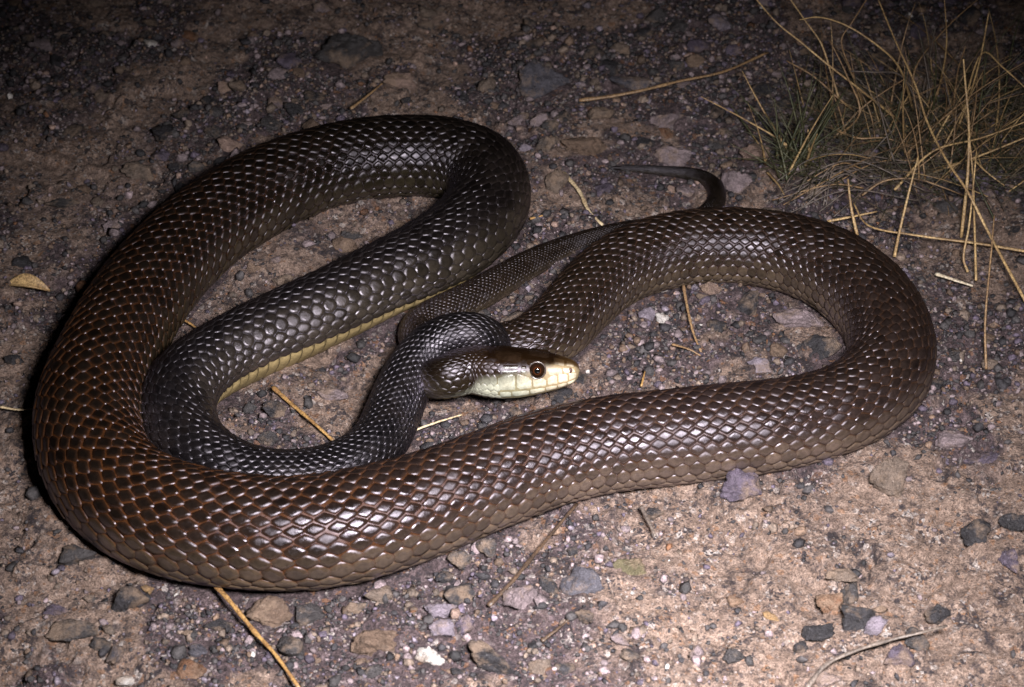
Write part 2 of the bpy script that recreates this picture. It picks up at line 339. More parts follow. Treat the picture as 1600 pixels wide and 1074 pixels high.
def tag(o, label=None, cat=None, group=None, kind=None):
    if label: o["label"] = label
    if cat: o["category"] = cat
    if group: o["group"] = group
    if kind: o["kind"] = kind
    return o


def hash2(ix, iy, seed):
    h = (ix.astype(np.int64) * 374761393 + iy.astype(np.int64) * 668265263 + seed * 1442695041) & 0xffffffff
    h = ((h ^ (h >> 13)) * 1274126177) & 0xffffffff
    return ((h ^ (h >> 16)) & 0xffff) / 65535.0


def vnoise(x, y, seed=0):
    ix, iy = np.floor(x), np.floor(y)
    fx, fy = x - ix, y - iy
    fx = fx * fx * fx * (fx * (fx * 6 - 15) + 10)
    fy = fy * fy * fy * (fy * (fy * 6 - 15) + 10)
    a = hash2(ix, iy, seed); b = hash2(ix + 1, iy, seed)
    c = hash2(ix, iy + 1, seed); d = hash2(ix + 1, iy + 1, seed)
    return (a * (1 - fx) + b * fx) * (1 - fy) + (c * (1 - fx) + d * fx) * fy


def fbm(x, y, f, oct=4, seed=0, gain=0.5):
    s = 0; amp = 1; tot = 0
    for o in range(oct):
        ca, sa = math.cos(o * 1.3), math.sin(o * 1.3)
        s = s + amp * vnoise((x * ca - y * sa) * f, (x * sa + y * ca) * f, seed + o * 17)
        tot += amp; amp *= gain; f *= 2.03
    return s / tot


def in_poly(x, y, poly):
    ins = np.zeros(np.shape(x), dtype=bool)
    n = len(poly)
    for i in range(n):
        x1, y1 = poly[i]; x2, y2 = poly[(i + 1) % n]
        c = ((y1 > y) != (y2 > y)) & (x < (x2 - x1) * (y - y1) / (y2 - y1 + 1e-12) + x1)
        ins ^= c
    return ins


def ground_z(x, y):
    x = np.asarray(x, float); y = np.asarray(y, float)
    z = (fbm(x, y, 7, 3, 3) - 0.5) * 0.010
    z = z + (fbm(x, y, 45, 3, 11) - 0.5) * 0.0060
    # crusted clods with broken edges, stronger on the stony side
    cl = fbm(x, y, 26, 4, 77, 0.6)
    z = z + 0.0046 * np.clip((cl - 0.50) / 0.04, 0, 1)
    z = z + (fbm(x, y, 150, 3, 51, .65) - 0.5) * 0.0040
    return z


# ------------------------------------------------------------------ node helpers
def nmat(name):
    m = bpy.data.materials.new(name)
    m.use_nodes = True
    nt = m.node_tree
    return m, nt, nt.nodes["Principled BSDF"]


def nd(nt, typ, **kw):
    n = nt.nodes.new(typ)
    for k, v in kw.items():
        if isinstance(v, tuple) and k.startswith("i_"):
            n.inputs[k[2:]].default_value = v
        elif k.startswith("i_"):
            n.inputs[k[2:].replace("_", " ")].default_value = v
        else:
            setattr(n, k, v)
    return n


def ramp(nt, src, stops):
    r = nt.nodes.new("ShaderNodeValToRGB")
    el = r.color_ramp.elements
    while len(el) < len(stops):
        el.new(0.5)
    for e, (p, c) in zip(el, stops):
        e.position = p
        e.color = (c[0], c[1], c[2], 1) if isinstance(c, tuple) else (c, c, c, 1)
    nt.links.new(src, r.inputs[0])
    return r.outputs[0]


def mix(nt, fac, a, b, mode='MIX'):
    m = nt.nodes.new("ShaderNodeMix")
    m.data_type = 'RGBA'
    m.blend_type = mode
    for sock, v in ((m.inputs[0], fac), (m.inputs[6], a), (m.inputs[7], b)):
        if hasattr(v, "is_linked"):
            nt.links.new(v, sock)
        elif isinstance(v, tuple):
            sock.default_value = (v[0], v[1], v[2], 1)
        else:
            sock.default_value = v
    return m.outputs[2]


def noise_tex(nt, vec, scale, detail=4, rough=0.6):
    n = nt.nodes.new("ShaderNodeTexNoise")
    n.inputs["Scale"].default_value = scale
    n.inputs["Detail"].default_value = detail
    n.inputs["Roughness"].default_value = rough
    nt.links.new(vec, n.inputs["Vector"])
    return n.outputs[0]


def voro(nt, vec, scale, out="Distance", feature='F1'):
    n = nt.nodes.new("ShaderNodeTexVoronoi")
    n.feature = feature
    n.inputs["Scale"].default_value = scale
    nt.links.new(vec, n.inputs["Vector"])
    return n.outputs[out]


def bump(nt, height, dist, strength=1.0, normal=None):
    b = nt.nodes.new("ShaderNodeBump")
    b.inputs["Strength"].default_value = strength
    b.inputs["Distance"].default_value = dist
    nt.links.new(height, b.inputs["Height"])
    if normal is not None:
        nt.links.new(normal, b.inputs["Normal"])
    return b.outputs[0]


# ================================================================== ground
def gravel_density(x, y):
    """How stony the soil is: dark gravel left and behind, bare sand in front on the right."""
    d = 0.13 + 0.87 * np.clip((fbm(x, y, 14, 4, 41, .6) - 0.42) * 8, 0, 1)
    sandy = np.clip((x + 0.02) / .10, 0, 1) * np.clip((-.08 - y) / .05, 0, 1)
    d = d * (1 - 0.80 * sandy)
    bare = np.exp(-(((x + .27) / .09) ** 2 + ((y - .16) / .06) ** 2))
    d = d * (1 - 0.85 * bare)
    return np.where(in_poly(x, y, LEFT_COIL_OUTER), d * 0.30, d)


def ground_material():
    m, nt, b = nmat("gritty_soil")
    L = nt.links.new
    vec = nt.nodes.new("ShaderNodeTexCoord").outputs["Object"]
    big = noise_tex(nt, vec, 7, 5, 0.65)
    mid = noise_tex(nt, vec, 34, 6, 0.72)
    fine = noise_tex(nt, vec, 230, 5, 0.75)
    grit = noise_tex(nt, vec, 1100, 2, 0.6)
    sand = ramp(nt, fine, [(0.30, (0.085, 0.056, 0.044)), (0.50, (0.235, 0.164, 0.130)), (0.70, (0.41, 0.305, 0.25))])
    grey = ramp(nt, fine, [(0.32, (0.018, 0.012, 0.014)), (0.50, (0.075, 0.051, 0.055)), (0.72, (0.21, 0.155, 0.165))])
    soil = nt.nodes.new("ShaderNodeAttribute"); soil.attribute_name = "stony"
    patch = ramp(nt, mix(nt, 0.36, mix(nt, 0.62, big, mid), soil.outputs["Fac"]), [(0.39, 0.0), (0.55, 1.0)])
    c = mix(nt, patch, sand, grey)
    crust = mix(nt, 1.0, ramp(nt, noise_tex(nt, vec, 21, 6, 0.78), [(0.52, 0.0), (0.60, 1.0)]), ramp(nt, noise_tex(nt, vec, 120, 5, 0.75), [(0.44, 0.0), (0.56, 1.0)]), 'MULTIPLY')
    c = mix(nt, crust, c, (.032, .023, .025))
    # single grains, each with its own tone, thick in some patches and thin in others
    where = ramp(nt, noise_tex(nt, vec, 55, 5, 0.75), [(0.42, 0.0), (0.60, 1.0)])
    for sc_, lo in ((330, 0.80), (760, 0.74)):
        vcol = voro(nt, vec, sc_, "Color")
        sep = nt.nodes.new("ShaderNodeSeparateColor"); L(vcol, sep.inputs[0])
        dark = mix(nt, 1.0, ramp(nt, sep.outputs[0], [(lo, 0.0), (lo + .05, 0.9)]), where, 'MULTIPLY')
        light = mix(nt, 1.0, ramp(nt, sep.outputs[1], [(0.93, 0.0), (0.97, 0.8)]), where, 'MULTIPLY')
        rust = ramp(nt, sep.outputs[2], [(0.965, 0.0), (0.98, 0.45)])
        c = mix(nt, dark, c, (0.030, 0.024, 0.030))
        c = mix(nt, rust, c, (0.26, 0.12, 0.05))
        c = mix(nt, light, c, (0.46, 0.41, 0.39))
    c = mix(nt, 0.45, c, ramp(nt, grit, [(0.36, 0.12), (0.62, 1.25)]), 'MULTIPLY')
    L(c, b.inputs["Base Color"])
    b.inputs["Roughness"].default_value = 0.80
    b.inputs["Specular IOR Level"].default_value = 0.35
    n2 = bump(nt, fine, 0.0045, 1.0)
    n4 = bump(nt, grit, 0.0012, 1.0, n2)
    L(n4, b.inputs["Normal"])
    return m


def axis(lo, hi, step, far):
    core = np.arange(lo, hi + step / 2, step)
    out = []; d = step
    p = hi
    while p < far:
        d *= 1.25; p += d; out.append(p)
    neg = []; d = step; p = lo
    while p > -far:
        d *= 1.25; p -= d; neg.append(p)
    return np.array(neg[::-1] + core.tolist() + out)


gx = axis(-0.46, 0.46, 0.0019, 40.0)
gy = axis(-0.40, 0.56, 0.0021, 40.0)
XX, YY = np.meshgrid(gx, gy)
ZZ = ground_z(XX, YY)
nx, ny = len(gx), len(gy)
gid = np.arange(nx * ny).reshape(ny, nx)
gf = np.stack([gid[:-1, :-1], gid[:-1, 1:], gid[1:, 1:], gid[1:, :-1]], -1).reshape(-1, 4)
me = new_mesh("ground", np.stack([XX, YY, ZZ], -1).reshape(-1, 3), gf, ground_material())
at = me.attributes.new("stony", 'FLOAT', 'POINT')
at.data.foreach_set("value", gravel_density(XX, YY).ravel().astype(np.float32))
tag(obj("ground", me), "gritty tan and grey soil strewn with stone grains", "ground", kind="structure")


# ================================================================== snake: centre line and skin frames
HEAD_LEN = 0.064
HEAD_F = np.array([0.990, -0.075, 0.045]); HEAD_F /= np.linalg.norm(HEAD_F)
ROLL = math.radians(22)
hu0 = np.array([0, math.sin(ROLL), math.cos(ROLL)])
HEAD_U = hu0 - HEAD_F * hu0.dot(HEAD_F); HEAD_U /= np.linalg.norm(HEAD_U)
SNOUT = np.array(SNOUT)

path = np.array(SNAKE_PATH)
head_pts = [np.r_[SNOUT - HEAD_F * HEAD_LEN * t, 0.010] for t in (0, .2, .4, .6, .8, .95)]
ctrl = np.vstack([head_pts, path])


def catmull(P, n=14):
    out = []
    Q = np.vstack([2 * P[0] - P[1], P, 2 * P[-1] - P[-2]])
    for i in range(1, len(Q) - 2):
        p0, p1, p2, p3 = Q[i - 1:i + 3]
        d1 = np.linalg.norm(p1[:3] - p0[:3]) ** .5 + 1e-9
        d2 = np.linalg.norm(p2[:3] - p1[:3]) ** .5 + 1e-9
        d3 = np.linalg.norm(p3[:3] - p2[:3]) ** .5 + 1e-9
        t0, t1 = 0, d1; t2 = t1 + d2; t3 = t2 + d3
        for t in np.linspace(t1, t2, n, endpoint=False):
            a1 = (t1 - t) / (t1 - t0) * p0 + (t - t0) / (t1 - t0) * p1
            a2 = (t2 - t) / (t2 - t1) * p1 + (t - t1) / (t2 - t1) * p2
            a3 = (t3 - t) / (t3 - t2) * p2 + (t - t2) / (t3 - t2) * p3
            b1 = (t2 - t) / (t2 - t0) * a1 + (t - t0) / (t2 - t0) * a2
            b2 = (t3 - t) / (t3 - t1) * a2 + (t - t1) / (t3 - t1) * a3
            out.append((t2 - t) / (t2 - t1) * b1 + (t - t1) / (t2 - t1) * b2)
    out.append(P[-1])
    return np.array(out)


dense = catmull(ctrl)
seg = np.r_[0, np.cumsum(np.linalg.norm(np.diff(dense[:, :3], axis=0), axis=1))]
LEN = seg[-1]
DS = 0.001
SS = np.arange(0, LEN, DS)
M = len(SS)
line = np.stack([np.interp(SS, seg, dense[:, k]) for k in range(4)], 1)


def smooth1(a, n):
    k = np.hanning(n + 2)[1:-1]; k /= k.sum()
    h = n // 2
    pad = np.concatenate([2 * a[0] - a[h:0:-1], a, 2 * a[-1] - a[-2:-h - 2:-1]])
    return np.convolve(pad, k, 'valid')[:len(a)]


hs = int(HEAD_LEN * 0.8 / DS)
sm = np.stack([smooth1(line[:, k], 25) for k in range(4)], 1)
line[hs:] = sm[hs:]
CEN = line[:, :3].copy()
RAD = line[:, 3].copy()
TAN = np.gradient(CEN, axis=0)
TAN /= np.linalg.norm(TAN, axis=1)[:, None]
# a light roll of the body about its own axis (degrees); shows the belly edge on one stretch
arc_of = lambda i: seg[min((i + 6) * 14, len(seg) - 1)]      # arc length at control point i of SNAKE_PATH
roll_s = [0, arc_of(18), arc_of(22), arc_of(25), arc_of(28), arc_of(31), arc_of(34), LEN]
roll_v = [0, 0, -48, -55, -45, -12, 0, 0]
UPV = np.zeros_like(CEN)
n_prev = np.array([0, 0, 1.0])
for i in range(M - 1, -1, -1):
    T = TAN[i]
    n = n_prev - T * n_prev.dot(T)
    n /= np.linalg.norm(n)
    u = np.array([0, 0, 1.0]) - T * T[2]
    n = n + 0.08 * u
    n /= np.linalg.norm(n)
    UPV[i] = n; n_prev = n
for i in range(M):
    t = SS[i] / HEAD_LEN
    w = np.clip((2.0 - t) / 1.0, 0, 1); w = w * w * (3 - 2 * w)
    if w > 0:
        n = UPV[i] * (1 - w) + HEAD_U * w
        n -= TAN[i] * n.dot(TAN[i])
        UPV[i] = n / np.linalg.norm(n)
SID = np.cross(TAN, UPV)
rl = np.radians(np.interp(SS, roll_s, roll_v))[:, None]
UPV, SID = UPV * np.cos(rl) + SID * np.sin(rl), SID * np.cos(rl) - UPV * np.sin(rl)

# cross-section: half width, height above and below the axis, squareness
W = RAD * 1.03; HU = RAD * 0.97; HD = RAD * 0.90; PW = np.full(M, 2.15)
ht = np.array([0, .006, .02, .045, .08, .13, .20, .28, .38, .50, .65, .80, 1.0, 1.35])
hw = np.array([0, .27, .46, .62, .74, .86, 1.00, 1.12, 1.24, 1.38, 1.50, 1.42, 1.20, 1.08]) * .01
hup = np.array([0, .16, .28, .38, .47, .56, .68, .78, .86, .93, 1.02, 1.02, 1.02, 1.02]) * .0116
hdn = np.array([0, .20, .36, .50, .60, .70, .82, .93, 1.06, 1.18, 1.22, 1.14, .98, .90]) * .0124
tt = SS / HEAD_LEN
wb = np.clip((1.5 - tt) / 0.4, 0, 1)
W = W * (1 - wb) + np.interp(tt, ht, hw) * wb
HU = HU * (1 - wb) + np.interp(tt, ht, hup) * wb
HD = HD * (1 - wb) + np.interp(tt, ht, hdn) * wb
PW = PW * (1 - wb) + 2.55 * wb
# small living irregularity of the flanks
W = W * (1 + 0.012 * np.sin(SS * 61) + 0.01 * np.sin(SS * 23 + 1))


def surf(s, th, h=0.0):
    """Point on the skin at arc length s and angle th (0 = spine, pi = belly), raised by h."""
    s = np.asarray(s, float); th = np.asarray(th, float)
    f = np.clip(s / DS, 0, M - 1.001)
    i = f.astype(int); a = (f - i)
    lerp = lambda A: (A[i].T * (1 - a).T + A[i + 1].T * a.T).T
    C, U, S = lerp(CEN), lerp(UPV), lerp(SID)
    w, hu, hd, p = lerp(W), lerp(HU), lerp(HD), lerp(PW)
    sn, cs = np.sin(th), np.cos(th)
    p = np.where(cs < 0, np.maximum(p, 2.7), p)
    X = w * np.sign(sn) * np.abs(sn) ** (2 / p)
    Zr = np.where(cs > 0, hu, hd) * np.sign(cs) * np.abs(cs) ** (2 / p)
    X = X + h * sn; Zr = Zr + h * cs
    return C + S * X[..., None] + U * Zr[..., None]


# ------------------------------------------------------------------ pigment of the snake (own colours)
# along the body: black neck -> brown middle -> dark tail
pig_s = [0, HEAD_LEN, HEAD_LEN * 2, arc_of(16), arc_of(26), arc_of(36), arc_of(46), arc_of(56), arc_of(70), LEN]
pig_top = np.array([[.016, .010, .006], [.007, .005, .004], [.0038, .0033, .0036], [.0042, .0037, .0042], [.0070, .0056, .0060],
                    [.0050, .0038, .0028], [.0080, .0053, .0040], [.0150, .0100, .0096], [.0115, .0078, .0054], [.0035, .0028, .0021]])
pig_side = np.array([[.30, .27, .17], [.030, .025, .015], [.006, .005, .005], [.006, .005, .006], [.026, .021, .017],
                     [.020, .016, .009], [.042, .031, .019], [.088, .064, .048], [.056, .041, .026], [.012, .010, .006]])
pig_edge = np.array([[.06, .04, .02], [.02, .016, .011], [.010, .009, .010], [.010, .009, .010], [.022, .019, .021],
                     [.012, .008, .006], [.066, .025, .009], [.042, .022, .013], [.026, .014, .009], [.006, .005, .004]])


def along(tab, s):
    return np.stack([np.interp(s, pig_s, tab[:, k]) for k in range(3)], -1)


BELLY = np.array([.23, .175, .085])


def pigment(s, th):
    a = np.abs((th + np.pi) % (2 * np.pi) - np.pi)
    k = np.clip((a - 0.95) / 0.95, 0, 1)[..., None]; k = k * k * (3 - 2 * k)
    c = along(pig_top, s) * (1 - k) + along(pig_side, s) * k
    return c


def scale_material(name, rough, ior=1.5, tint=(0.93, 0.87, 1.0, 1.0)):
    m, nt, b = nmat(name)
    at = nt.nodes.new("ShaderNodeAttribute"); at.attribute_name = "col"
    vec = nt.nodes.new("ShaderNodeTexCoord").outputs["Object"]
    n = noise_tex(nt, vec, 420, 4, 0.7)
    n2 = noise_tex(nt, vec, 75, 4, 0.7)
    c = mix(nt, 1.0, at.outputs["Color"], ramp(nt, n, [(0.3, 0.62), (0.7, 1.25)]), 'MULTIPLY')
    dust = ramp(nt, noise_tex(nt, vec, 28, 6, 0.8), [(0.50, 0.0), (0.78, 0.045)])
    c = mix(nt, dust, c, (.17, .12, .09))
    nrm_ = bump(nt, n, 0.00025, 0.6)
    r = ramp(nt, n2, [(0.3, rough * 0.70), (0.7, rough * 1.5)])
    nt.nodes.remove(b)
    dif = nt.nodes.new("ShaderNodeBsdfDiffuse")
    nt.links.new(c, dif.inputs["Color"]); nt.links.new(nrm_, dif.inputs["Normal"])
    glo = nt.nodes.new("ShaderNodeBsdfGlossy"); glo.distribution = 'BECKMANN'
    glo.inputs["Color"].default_value = tint
    nt.links.new(r, glo.inputs["Roughness"]); nt.links.new(nrm_, glo.inputs["Normal"])
    mx = nt.nodes.new("ShaderNodeMixShader")
    fr = nt.nodes.new("ShaderNodeFresnel"); fr.inputs["IOR"].default_value = ior
    f0 = ((ior - 1) / (ior + 1)) ** 2
    mr = nt.nodes.new("ShaderNodeMapRange")        # rough keratin: grazing reflection only partly mirror-like
    mr.inputs[1].default_value = f0; mr.inputs[2].default_value = 1.0
    mr.inputs[3].default_value = f0; mr.inputs[4].default_value = f0 + 0.16
    nt.links.new(fr.outputs[0], mr.inputs[0]); nt.links.new(mr.outputs[0], mx.inputs[0])
    nt.links.new(dif.outputs[0], mx.inputs[1]); nt.links.new(glo.outputs[0], mx.inputs[2])
    nt.links.new(mx.outputs[0], nt.nodes["Material Output"].inputs["Surface"])
    return m


mat_scale = scale_material("glossy_scale", 0.38, 1.47)
mat_skin = scale_material("snake_skin", 0.45, 1.4)
mat_belly = scale_material("belly_scute", 0.40, 1.45)
mat_shield = scale_material("head_shield", 0.30, 1.45, (1, 1, 1, 1))

snake = bpy.data.objects.new("snake", None)
coll.objects.link(snake)
base = CEN[M // 2].copy(); base[2] = 0
snake.location = base
tag(snake, "glossy dark brown snake coiled on the ground with pale lips and raised head", "snake")

# body skin: one continuous surface from snout to tail tip
NR = 40
ridx = np.unique(np.r_[np.arange(0, int(HEAD_LEN * 1.5 / DS)), np.arange(int(HEAD_LEN * 1.5 / DS), M - 2, 2), M - 2])
rs = SS[ridx]
ths = np.linspace(-np.pi, np.pi, NR, endpoint=False)
SG, TG = np.meshgrid(rs, ths, indexing='ij')
bv = surf(SG, TG)
skin_c = along(pig_edge, SG) * 0.75
kb = np.clip((np.abs(TG) - 2.45) / 0.2, 0, 1)[..., None]
skin_c = skin_c * (1 - kb) + (BELLY * 0.8) * kb


def head_colour(s, th):
    """Brown crown, cream lips and throat."""
    t = s / HEAD_LEN
    a = np.abs((th + np.pi) % (2 * np.pi) - np.pi)
    edge = np.interp(t, [0, .06, .14, .28, .48, .66, .85, 1.2], [.42, .46, .60, .94, 1.34, 1.46, 1.60, 2.2])
    k = np.clip((a - edge + .08) / 0.42, 0, 1)[..., None]; k = k * k * (3 - 2 * k)
    crown = np.array([.020, .011, .006]) * np.clip(1.5 - t, .25, 1)[..., None] + np.clip(.22 - t, 0, 1)[..., None] * np.array([.55, .33, .13])
    lip = (np.array([.52, .45, .33]) + np.clip((t - .2) / .3, 0, 1)[..., None] * np.array([-.15, -.075, -.035])) * np.clip(1.15 - 0.55 * np.clip(t - .55, 0, 1) / .45, 0, 1)[..., None]
    lip = lip * np.clip(1 - (t[..., None] - 0.93) / .35, 0.05, 1)
    for t0, a0, ts, as_, amt in ((.33, 1.56, .07, .16, .55), (.19, 1.42, .03, .10, .45), (.47, 1.50, .06, .14, .45), (.60, 1.75, .05, .2, .25)):
        sm_ = (amt * np.exp(-((t - t0) / ts) ** 2 - ((a - a0) / as_) ** 2))[..., None]
        lip = lip * (1 - sm_) + np.array([.16, .105, .060]) * sm_
    return crown * (1 - k) + lip * k


fh = np.clip((1.05 - SG / HEAD_LEN) / 0.25, 0, 1)[..., None]
skin_c = skin_c * (1 - fh) + head_colour(SG, TG) * np.array([.50, .44, .34]) * fh
nr = len(rs)
vid = np.arange(nr * NR).reshape(nr, NR)
bf = np.stack([vid[:-1], vid[1:], np.roll(vid[1:], -1, 1), np.roll(vid[:-1], -1, 1)], -1).reshape(-1, 4)
me = new_mesh("body", bv.reshape(-1, 3) - base, bf, mat_skin, skin_c.reshape(-1, 3))
obj("body", me, snake)

# ------------------------------------------------------------------ scales
# row lattice: u counts scale lengths along the body, rows run round it
NROW = 23
TH_V = math.radians(146)                       # dorsal rows reach this far down, scutes below
jr = np.arange(NROW) - NROW // 2
rw = 0.86 + 0.42 * np.clip((np.abs(jr) - 4) / 7, 0, 1)
edges_ = np.r_[0, np.cumsum(rw)]
row_th = (edges_[:-1] + edges_[1:]) / 2
row_th = (row_th - row_th.mean()) / (edges_[-1] / 2) * TH_V
row_dt = rw / edges_[-1] * 2 * TH_V
slen = np.maximum(RAD * 0.335, 0.0020)
slen = np.where(SS < HEAD_LEN * 1.6, 0.0036, slen)
slen = smooth1(slen, 61)
UU = np.r_[0, np.cumsum(DS / slen)][:M]
s_of_u = lambda u: np.interp(u, UU, SS)

RIM = 12
ang = np.linspace(0, 2 * np.pi, RIM, endpoint=False)


def lozenge(a):
    """Outline of one scale: blunt ahead, a rounded point behind."""
    c, s = np.cos(a), np.sin(a)
    hexr = 1.0 / np.maximum.reduce([np.abs(c) / 0.53, np.abs(1.0 * c + 0.86 * s) / 0.60, np.abs(1.0 * c - 0.86 * s) / 0.60])
    ell = 1.0 / np.sqrt((c / 0.55) ** 2 + (s / 0.68) ** 2)
    r = 0.80 * hexr + 0.20 * ell
    A = r * c; B = r * s
    A = np.where(A > 0, A * 1.16, A * 1.0)
    return A, B


oa, ob = lozenge(ang)
# template rings: buried rim, bevel top, crest, centre; the rear edge rides over the next scales
tmpl = []
for k, hgt in ((1.0, -0.030), (0.90, 0.044), (0.45, 0.052)):
    hh = hgt + 0.060 * (oa * k + 0.45) + (0.005 * np.exp(-(ob * k / 0.10) ** 2) if k < 0.8 else 0)
    tmpl.append(np.stack([oa * k, ob * k, hh], 1))
tmpl.append(np.array([[0.0, 0.0, 0.054 + 0.027 + 0.005]]))
tmpl = np.vstack(tmpl)
edge_w = np.r_[np.ones(RIM), np.full(RIM, 0.22), np.zeros(RIM), [0]]
tf = []
for ring in range(2):
    for k in range(RIM):
        a, b2 = ring * RIM + k, ring * RIM + (k + 1) % RIM
        tf.append((a, b2, b2 + RIM)); tf.append((a, b2 + RIM, a + RIM))
for k in range(RIM):
    tf.append((2 * RIM + k, 2 * RIM + (k + 1) % RIM, 3 * RIM))
tf = np.array(tf)
NV = len(tmpl)

tmpl_round = tmpl.copy()
ra = np.sqrt((tmpl[:, 0] / 0.60) ** 2 + (tmpl[:, 1] / 0.62) ** 2)
rk = np.repeat([1.0, 0.91, 0.45, 0.0], [RIM, RIM, RIM, 1])
tmpl_round[:3 * RIM, 0] = np.tile(np.cos(ang), 3) * rk[:-1] * np.where(np.tile(np.cos(ang), 3) > 0, .66, .52)
tmpl_round[:3 * RIM, 1] = np.tile(np.sin(ang), 3) * rk[:-1] * 0.65

us, rows = [], []
u0, u1 = UU[int(HEAD_LEN * 0.66 / DS)], UU[-1] - 3
for j in range(NROW):
    u = np.arange(math.ceil(u0), u1, 1.0) + (0.5 if j % 2 else 0.0)
    us.append(u); rows.append(np.full(len(u), j))
us = np.concatenate(us); rows = np.concatenate(rows)
sc_s = s_of_u(us)
sc_th = row_th[rows]
# crown keeps its large shields a little further back than the cheeks
keep = (sc_s > HEAD_LEN * np.where(np.abs(sc_th) < 0.85, 0.76, 0.67))
us, rows, sc_s, sc_th = us[keep], rows[keep], sc_s[keep], sc_th[keep]
NS = len(us)
jit = rng.normal(0, 1, (NS, 4))
# lower flank rows are larger, spine rows smaller
size = 1.0 + 0.02 * jit[:, 0]
fl_ = np.clip((np.abs(rows - NROW // 2) - 5) / 5, 0, 1)[:, None] * 0.62
TA = tmpl[None, :, 0] * (1 - fl_) + tmpl_round[None, :, 0] * fl_
TB = tmpl[None, :, 1] * (1 - fl_) + tmpl_round[None, :, 1] * fl_
dth = row_dt[rows][:, None]
A = us[:, None] + TA * size[:, None] + 0.030 * jit[:, 1:2]
S_ = s_of_u(A)
Th = sc_th[:, None] + (TB * size[:, None] + 0.025 * jit[:, 2:3]) * dth
rad_here = np.interp(sc_s, SS, slen)
relief = np.interp(sc_s, [0, HEAD_LEN, HEAD_LEN * 1.6, arc_of(20), arc_of(40), LEN], [.5, .55, .8, 0.95, 1.05, 1.0])
Hh = tmpl[None, :, 2] * rad_here[:, None] * (relief * (1 + 0.12 * jit[:, 3]))[:, None]
tl = rng.normal(0, 1, (NS, 2)) * 0.035
Hh = Hh + (tmpl[None, :, 0] * tl[:, 0:1] + tmpl[None, :, 1] * tl[:, 1:2]) * rad_here[:, None]
SV = surf(S_, Th, Hh)
cc = pigment(sc_s[:, None] + 0 * Th, Th)
tone = (1 + 0.20 * rng.normal(0, 1, (NS, 1, 1))) * np.array([1, 1, 1.0])
tone = np.clip(tone, .6, 1.5)
cc = cc * tone
hb = np.clip((1.7 - sc_s / HEAD_LEN) / 0.8, 0, 1)[:, None, None]
cc = cc * (1 - hb) + head_colour(sc_s[:, None] + 0 * Th, Th) * 0.9 * hb
ec = along(pig_edge, sc_s)[:, None, :] * np.ones((1, NV, 1))
aa = np.abs(Th)[..., None]
flank = np.clip((aa - 1.5) / 0.7, 0, 1)
ec = ec * (1 - flank) + (cc * 0.75) * flank
ew = edge_w[None, :, None] * (0.8 - 0.8 * hb)
SC = cc * (1 - ew) + ec * ew
cent = SV.mean(1)

# the 300 scales that show largest (front stretch of body) are parts of their own
tri = SV[:, tf]                                            # NS, nt, 3, 3
nrm = np.cross(tri[:, :, 1] - tri[:, :, 0], tri[:, :, 2] - tri[:, :, 0]) * 0.5
vdir = CAM - cent
dist = np.linalg.norm(vdir, axis=1)
shown = np.maximum(np.einsum('ijk,ik->ij', nrm, vdir / dist[:, None]), 0).sum(1) / dist ** 2
front = (sc_s > arc_of(46)) & (sc_s < arc_of(60))
score = np.where(front, shown, -1)
pick = np.argsort(-score)[:300]
picked = np.zeros(NS, bool); picked[pick] = True
for k in pick:
    me = new_mesh("scale", SV[k] - cent[k], tf, mat_scale, SC[k])
    obj("scale", me, snake, cent[k] - base)
rest = np.where(~picked)[0]
fv = (tf[None] + (np.arange(len(rest)) * NV)[:, None, None]).reshape(-1, 3)
me = new_mesh("scale_cover", SV[rest].reshape(-1, 3) - base, fv, mat_scale, SC[rest].reshape(-1, 3))
tag(obj("scale_cover", me, snake), kind="stuff")

# belly scutes: one broad plate per scale length
ub = np.arange(math.ceil(u0) + 1, u1, 1.0)
na, nb = 5, 11
ga, gb = np.meshgrid(np.linspace(-0.46, 0.56, na), np.linspace(-1, 1, nb), indexing='ij')
gh = np.where((np.arange(na)[:, None] == 0) | (np.arange(na)[:, None] == na - 1), -0.02, 0.07) + 0.05 * (ga + .46)
gh[:, 0] = gh[:, -1] = -0.03
bs = s_of_u(ub[:, None, None] + ga[None])
half = np.pi - TH_V + math.radians(1.0)
bt = np.pi + gb[None] * half + 0 * bs
bh = gh[None] * np.interp(s_of_u(ub), SS, slen)[:, None, None]
BV = surf(bs, bt, bh)
bc = BELLY * ((1 - 0.25 * (np.abs(gb) > .85)) * (1 - 0.85 * (ga > .5)))[None, ..., None] * (1 + 0.08 * rng.normal(0, 1, (len(ub), 1, 1, 1)))
neckk = np.clip((s_of_u(ub) - HEAD_LEN * 2) / (arc_of(24) - HEAD_LEN * 2), 0.25, 1)[:, None, None, None]
bc = bc * neckk + 0 * BV
q = np.arange(na * nb).reshape(na, nb)
qf = np.stack([q[:-1, :-1], q[:-1, 1:], q[1:, 1:], q[1:, :-1]], -1).reshape(-1, 4)
bf2 = (qf[None] + (np.arange(len(ub)) * na * nb)[:, None, None]).reshape(-1, 4)
me = new_mesh("belly_scutes", BV.reshape(-1, 3) - base, bf2, mat_belly, bc.reshape(-1, 3))
tag(obj("belly_scutes", me, snake), kind="stuff")


